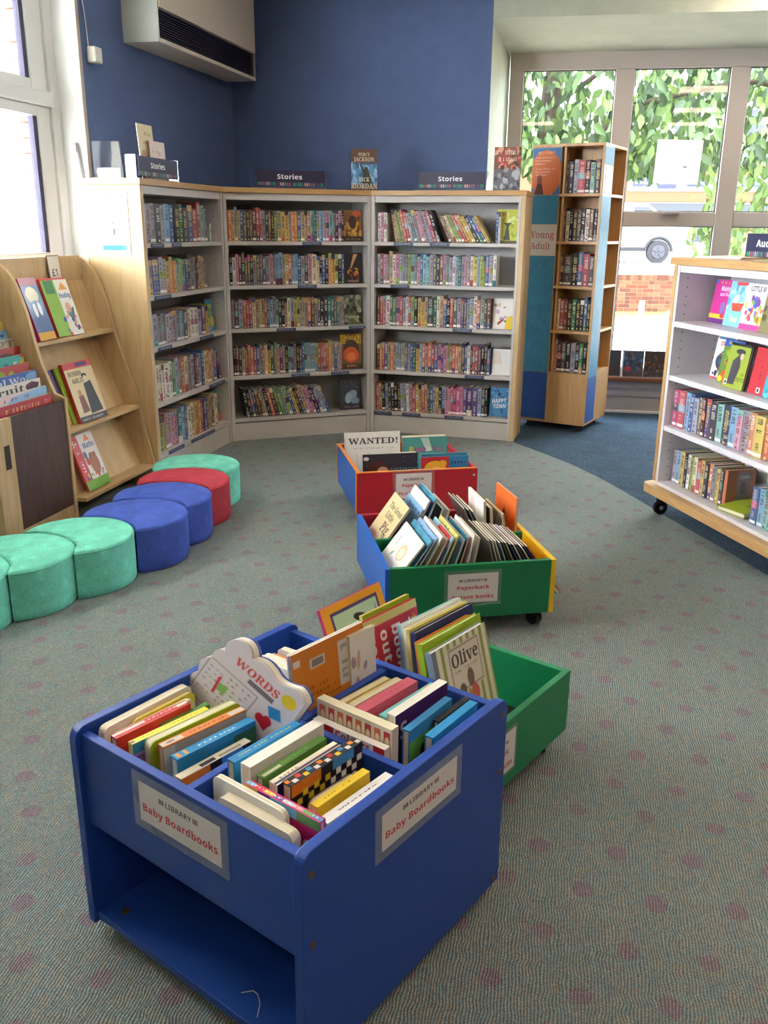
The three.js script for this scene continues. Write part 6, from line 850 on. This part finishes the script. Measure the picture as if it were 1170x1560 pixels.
{ // white van on the street
  const t = thing('delivery_van', 'white delivery van on the street behind the brick wall', 'van', 6.82, 28, 0, 0.36), s = new THREE.Shape();
  s.moveTo(-2.4, 0.35); s.lineTo(-1.75, 0.35); s.absarc(-1.35, 0.34, 0.4, Math.PI, 0, true); s.lineTo(0.98, 0.34); s.absarc(1.38, 0.34, 0.4, Math.PI, 0, true); s.lineTo(2.35, 0.36); s.lineTo(2.5, 0.85); s.lineTo(2.3, 1.12); s.lineTo(1.5, 1.3); s.lineTo(0.95, 1.72); s.lineTo(-2.3, 1.78); s.lineTo(-2.42, 1.6); s.closePath();
  part('body', metre(new THREE.ExtrudeGeometry(s, { depth: 1.7, bevelThickness: 0.06, bevelSize: 0.05, bevelOffset: -0.05, bevelSegments: 2 }).translate(0, 0, -1.75)), M.van, t);
  for (const x of [-1.35, 1.38]) { const w = part('wheel', new THREE.CylinderGeometry(0.33, 0.33, 0.2, 28).rotateX(Math.PI / 2).translate(x, 0.33, -0.08), M.tyre, t); part('hub', new THREE.CylinderGeometry(0.2, 0.2, 0.02, 20).rotateX(Math.PI / 2).translate(x, 0.33, 0.03), M.hubGrey, w); for (let k = 0; k < 5; k++) part('spoke', bx(-0.02, 0.02, 0.02, 0.19, 0, 0.03, 0).rotateZ(k * 1.2566).translate(x, 0.33, 0.035), M.hubGrey, w); part('wheel_arch', new THREE.TorusGeometry(0.4, 0.05, 6, 20, Math.PI).translate(x, 0.34, 0.0), M.tyre, t); }
  part('side_window', slab([[0.55, 1.22], [1.4, 1.22], [0.98, 1.62], [0.55, 1.62]], 0.0, 0.015, 0), M.darkGlass, t); part('rear_light', bx(-2.36, -2.28, 0.8, 1.2, 0.0, 0.015, 0), M.red, t); part('door_line', bx(0.4, 0.41, 0.45, 1.66, 0.004, 0.014, 0), M.steel, t); part('sill_strip', bx(-0.9, 0.95, 0.34, 0.46, 0.0, 0.014, 0), M.tyre, t);
}
{ // shop across the street
  const t = thing('shop_building', 'white shop with an orange and blue fascia across the street', 'shop', 15.5, 46, -4, 0.36);
  part('wall', bx(-9, 9, 0, 7.5, -6, 0, 0), M.white, t); const f = part('fascia', bx(-9, 3.4, 2.25, 4.0, 0, 0.25, 0.02), M.fascia, t); part('sign_board', signPlate('shopSign', -3.8, 3.0, 2.75, 3.45, 0.25, 0.3), M.sign, f); const db = bx(-9, 3.4, 1.75, 2.2, 0, 0.08, 0); part('shop_window', db, M.darkGlass, t);
  for (let k = 0; k < 4; k++) { const x = -8.4 + k * 3; part('shop_window', bx(x, x + 2.5, 0.4, 1.7, 0, 0.06, 0), M.darkGlass, t); part('upper_window', bx(x + 0.6, x + 1.8, 4.9, 6.4, 0, 0.06, 0), M.darkGlass, t); }
}
// trees and shrubs: big leaves nearest as parts, the rest as one mass of foliage
const leafShape = (() => { const s = [[0, 0], [0.2, 0.2], [0.33, 0.58], [0.16, 0.86], [0, 1.15], [-0.16, 0.86], [-0.33, 0.58], [-0.2, 0.2]], g = new THREE.BufferGeometry(), p = [0, 0.5, -0.06], i = []; s.forEach(([x, y]) => p.push(x, y, -Math.abs(x) * -0.25 - 0.1 * y)); for (let k = 1; k <= 8; k++) i.push(0, k, k % 8 + 1); g.setAttribute('position', new THREE.Float32BufferAttribute(p, 3)); g.setIndex(i); g.computeVertexNormals(); g.translate(0, -0.5, 0); return g; })();
function foliage(t, spots, size, nearCount, mats) {
  const dm = new THREE.Object3D(), pose = (o, [x, y, z]) => { o.position.set(x, y, z); o.rotation.set(rr(-0.7, 0.9), rr(-1.2, 1.2), Math.PI + rr(-0.9, 0.9)); const s = size * rr(0.65, 1.2); o.scale.set(s * 0.8, s, s); };
  const order = spots.slice().sort((a, b) => b[2] - a[2]), per = mats.map(() => []);
  order.forEach((p, i) => { if (i < nearCount) pose(part('leaf', leafShape, mats[i % mats.length], t), p); else per[Math.floor(rnd() * mats.length)].push(p); });
  per.forEach((l, k) => { if (!l.length) return; const im = new THREE.InstancedMesh(leafShape, mats[k], l.length); im.name = 'foliage'; im.userData.kind = 'stuff'; im.castShadow = im.receiveShadow = true; l.forEach((p, i) => { pose(dm, p); dm.updateMatrix(); im.setMatrixAt(i, dm.matrix); }); t.add(im); });
}
{
  const t = thing('broadleaf_tree', 'broad leafed tree filling the upper window panes', 'tree', 2.1, 11.6, 0, OUT);
  part('trunk', tube([[-0.2, 0, 0], [-0.22, 1.6, 0], [-0.15, 3, -0.1], [0.1, 4.6, 0], [0.4, 7, 0.2]], 0.12, 10, 20), M.bark, t);
  const br = [[[-0.18, 2.2, 0], [0.8, 2.9, 0.5], [1.9, 3.1, 0.8], [3.2, 2.8, 1.0]], [[-0.15, 2.9, 0], [1.0, 3.7, 0.3], [2.4, 4.0, 0.2], [3.8, 3.6, 0.5]], [[0.0, 3.9, 0], [-0.9, 4.3, 0.4], [-1.8, 4.2, 0.6]], [[-0.2, 1.9, 0], [0.5, 2.4, -0.5], [1.5, 2.5, -0.9], [2.8, 2.3, -0.8]], [[0.1, 4.5, 0], [1.4, 5.2, 0.2], [2.8, 5.0, 0]], [[-0.2, 2.3, 0], [-0.8, 2.7, 0.3], [-1.4, 2.8, 0.5]]];
  br.forEach((b) => part('branch', tube(b, 0.03, 7, 24), M.bark, t));
  const spots = []; for (let k = 0; k < 6200; k++) { const b = br[k % br.length], q = rr(0.15, 1) * (b.length - 1), i = Math.min(b.length - 2, Math.floor(q)), f = q - i, c = [0, 1, 2].map((j) => b[i][j] + (b[i + 1][j] - b[i][j]) * f); spots.push([c[0] + rr(-0.75, 0.75), Math.max(2.15 + rnd() * 0.35, c[1] + rr(-1.0, 0.55)), c[2] + rr(-0.7, 0.7)]); }
  foliage(t, spots, 0.165, 260, M.leafA);
  const t2 = thing('garden_shrub', 'pale green feathery shrub low outside the window', 'shrub', 4.4, 10.6, 0, OUT), sp2 = []; part('stem', tube([[0, 0, 0], [0.05, 0.8, 0], [-0.05, 1.6, 0.05]], 0.04, 6), M.bark, t2);
  for (let k = 0; k < 700; k++) { const a = rr(0, 6.28), r = Math.sqrt(rnd()) * 0.95; sp2.push([Math.cos(a) * r, rr(1.3, 2.35) - r * 0.25, Math.sin(a) * r * 0.7]); }
  foliage(t2, sp2, 0.14, 80, [M.leafA[2], M.leafA[1], M.leafA[2]]);
}
// street side
{
  const q = thing('brick_jamb', 'pale brick edge outside the street window', 'brickwork', ...local(LW, 0.17, -0.44), LW.turn, SILL);
  for (let r = 0; r < 22; r++) part('brick', bx(r % 2 ? -0.04 : 0, 0.11, 0, 0.065, 0, 0.1, 0.003), M.paleBrick[r % 2], q).position.set(0, r * 0.075, 0);
  const t = thing('parked_car', 'red parked car in the street outside the window', 'car', -6.5, 10.5, 52, OUT), s = new THREE.Shape();
  s.moveTo(-2, 0.3); s.lineTo(-1.6, 0.3); s.absarc(-1.25, 0.3, 0.36, Math.PI, 0, true); s.lineTo(0.95, 0.3); s.absarc(1.3, 0.3, 0.36, Math.PI, 0, true); s.lineTo(2, 0.32); s.lineTo(2.05, 0.75); s.lineTo(1.1, 0.95); s.lineTo(0.4, 1.42); s.lineTo(-1.3, 1.45); s.lineTo(-1.95, 0.95); s.closePath();
  part('body', metre(new THREE.ExtrudeGeometry(s, { depth: 1.5, bevelThickness: 0.06, bevelSize: 0.05, bevelOffset: -0.05, bevelSegments: 2 }).translate(0, 0, -1.55)), std({ color: '#c84a54', roughness: 0.35 }), t);
  for (const x of [-1.25, 1.3]) { const w = part('wheel', new THREE.CylinderGeometry(0.3, 0.3, 0.2, 24).rotateX(Math.PI / 2).translate(x, 0.3, -0.08), M.tyre, t); part('hub', new THREE.CylinderGeometry(0.18, 0.18, 0.02, 16).rotateX(Math.PI / 2).translate(x, 0.3, 0.03), M.steel, w); }
  part('side_window', slab([[-1.2, 0.98], [0.75, 0.98], [0.32, 1.36], [-1.15, 1.38]], 0.0, 0.02, 0), M.darkGlass, t);
}
renderer.render(scene, camera);
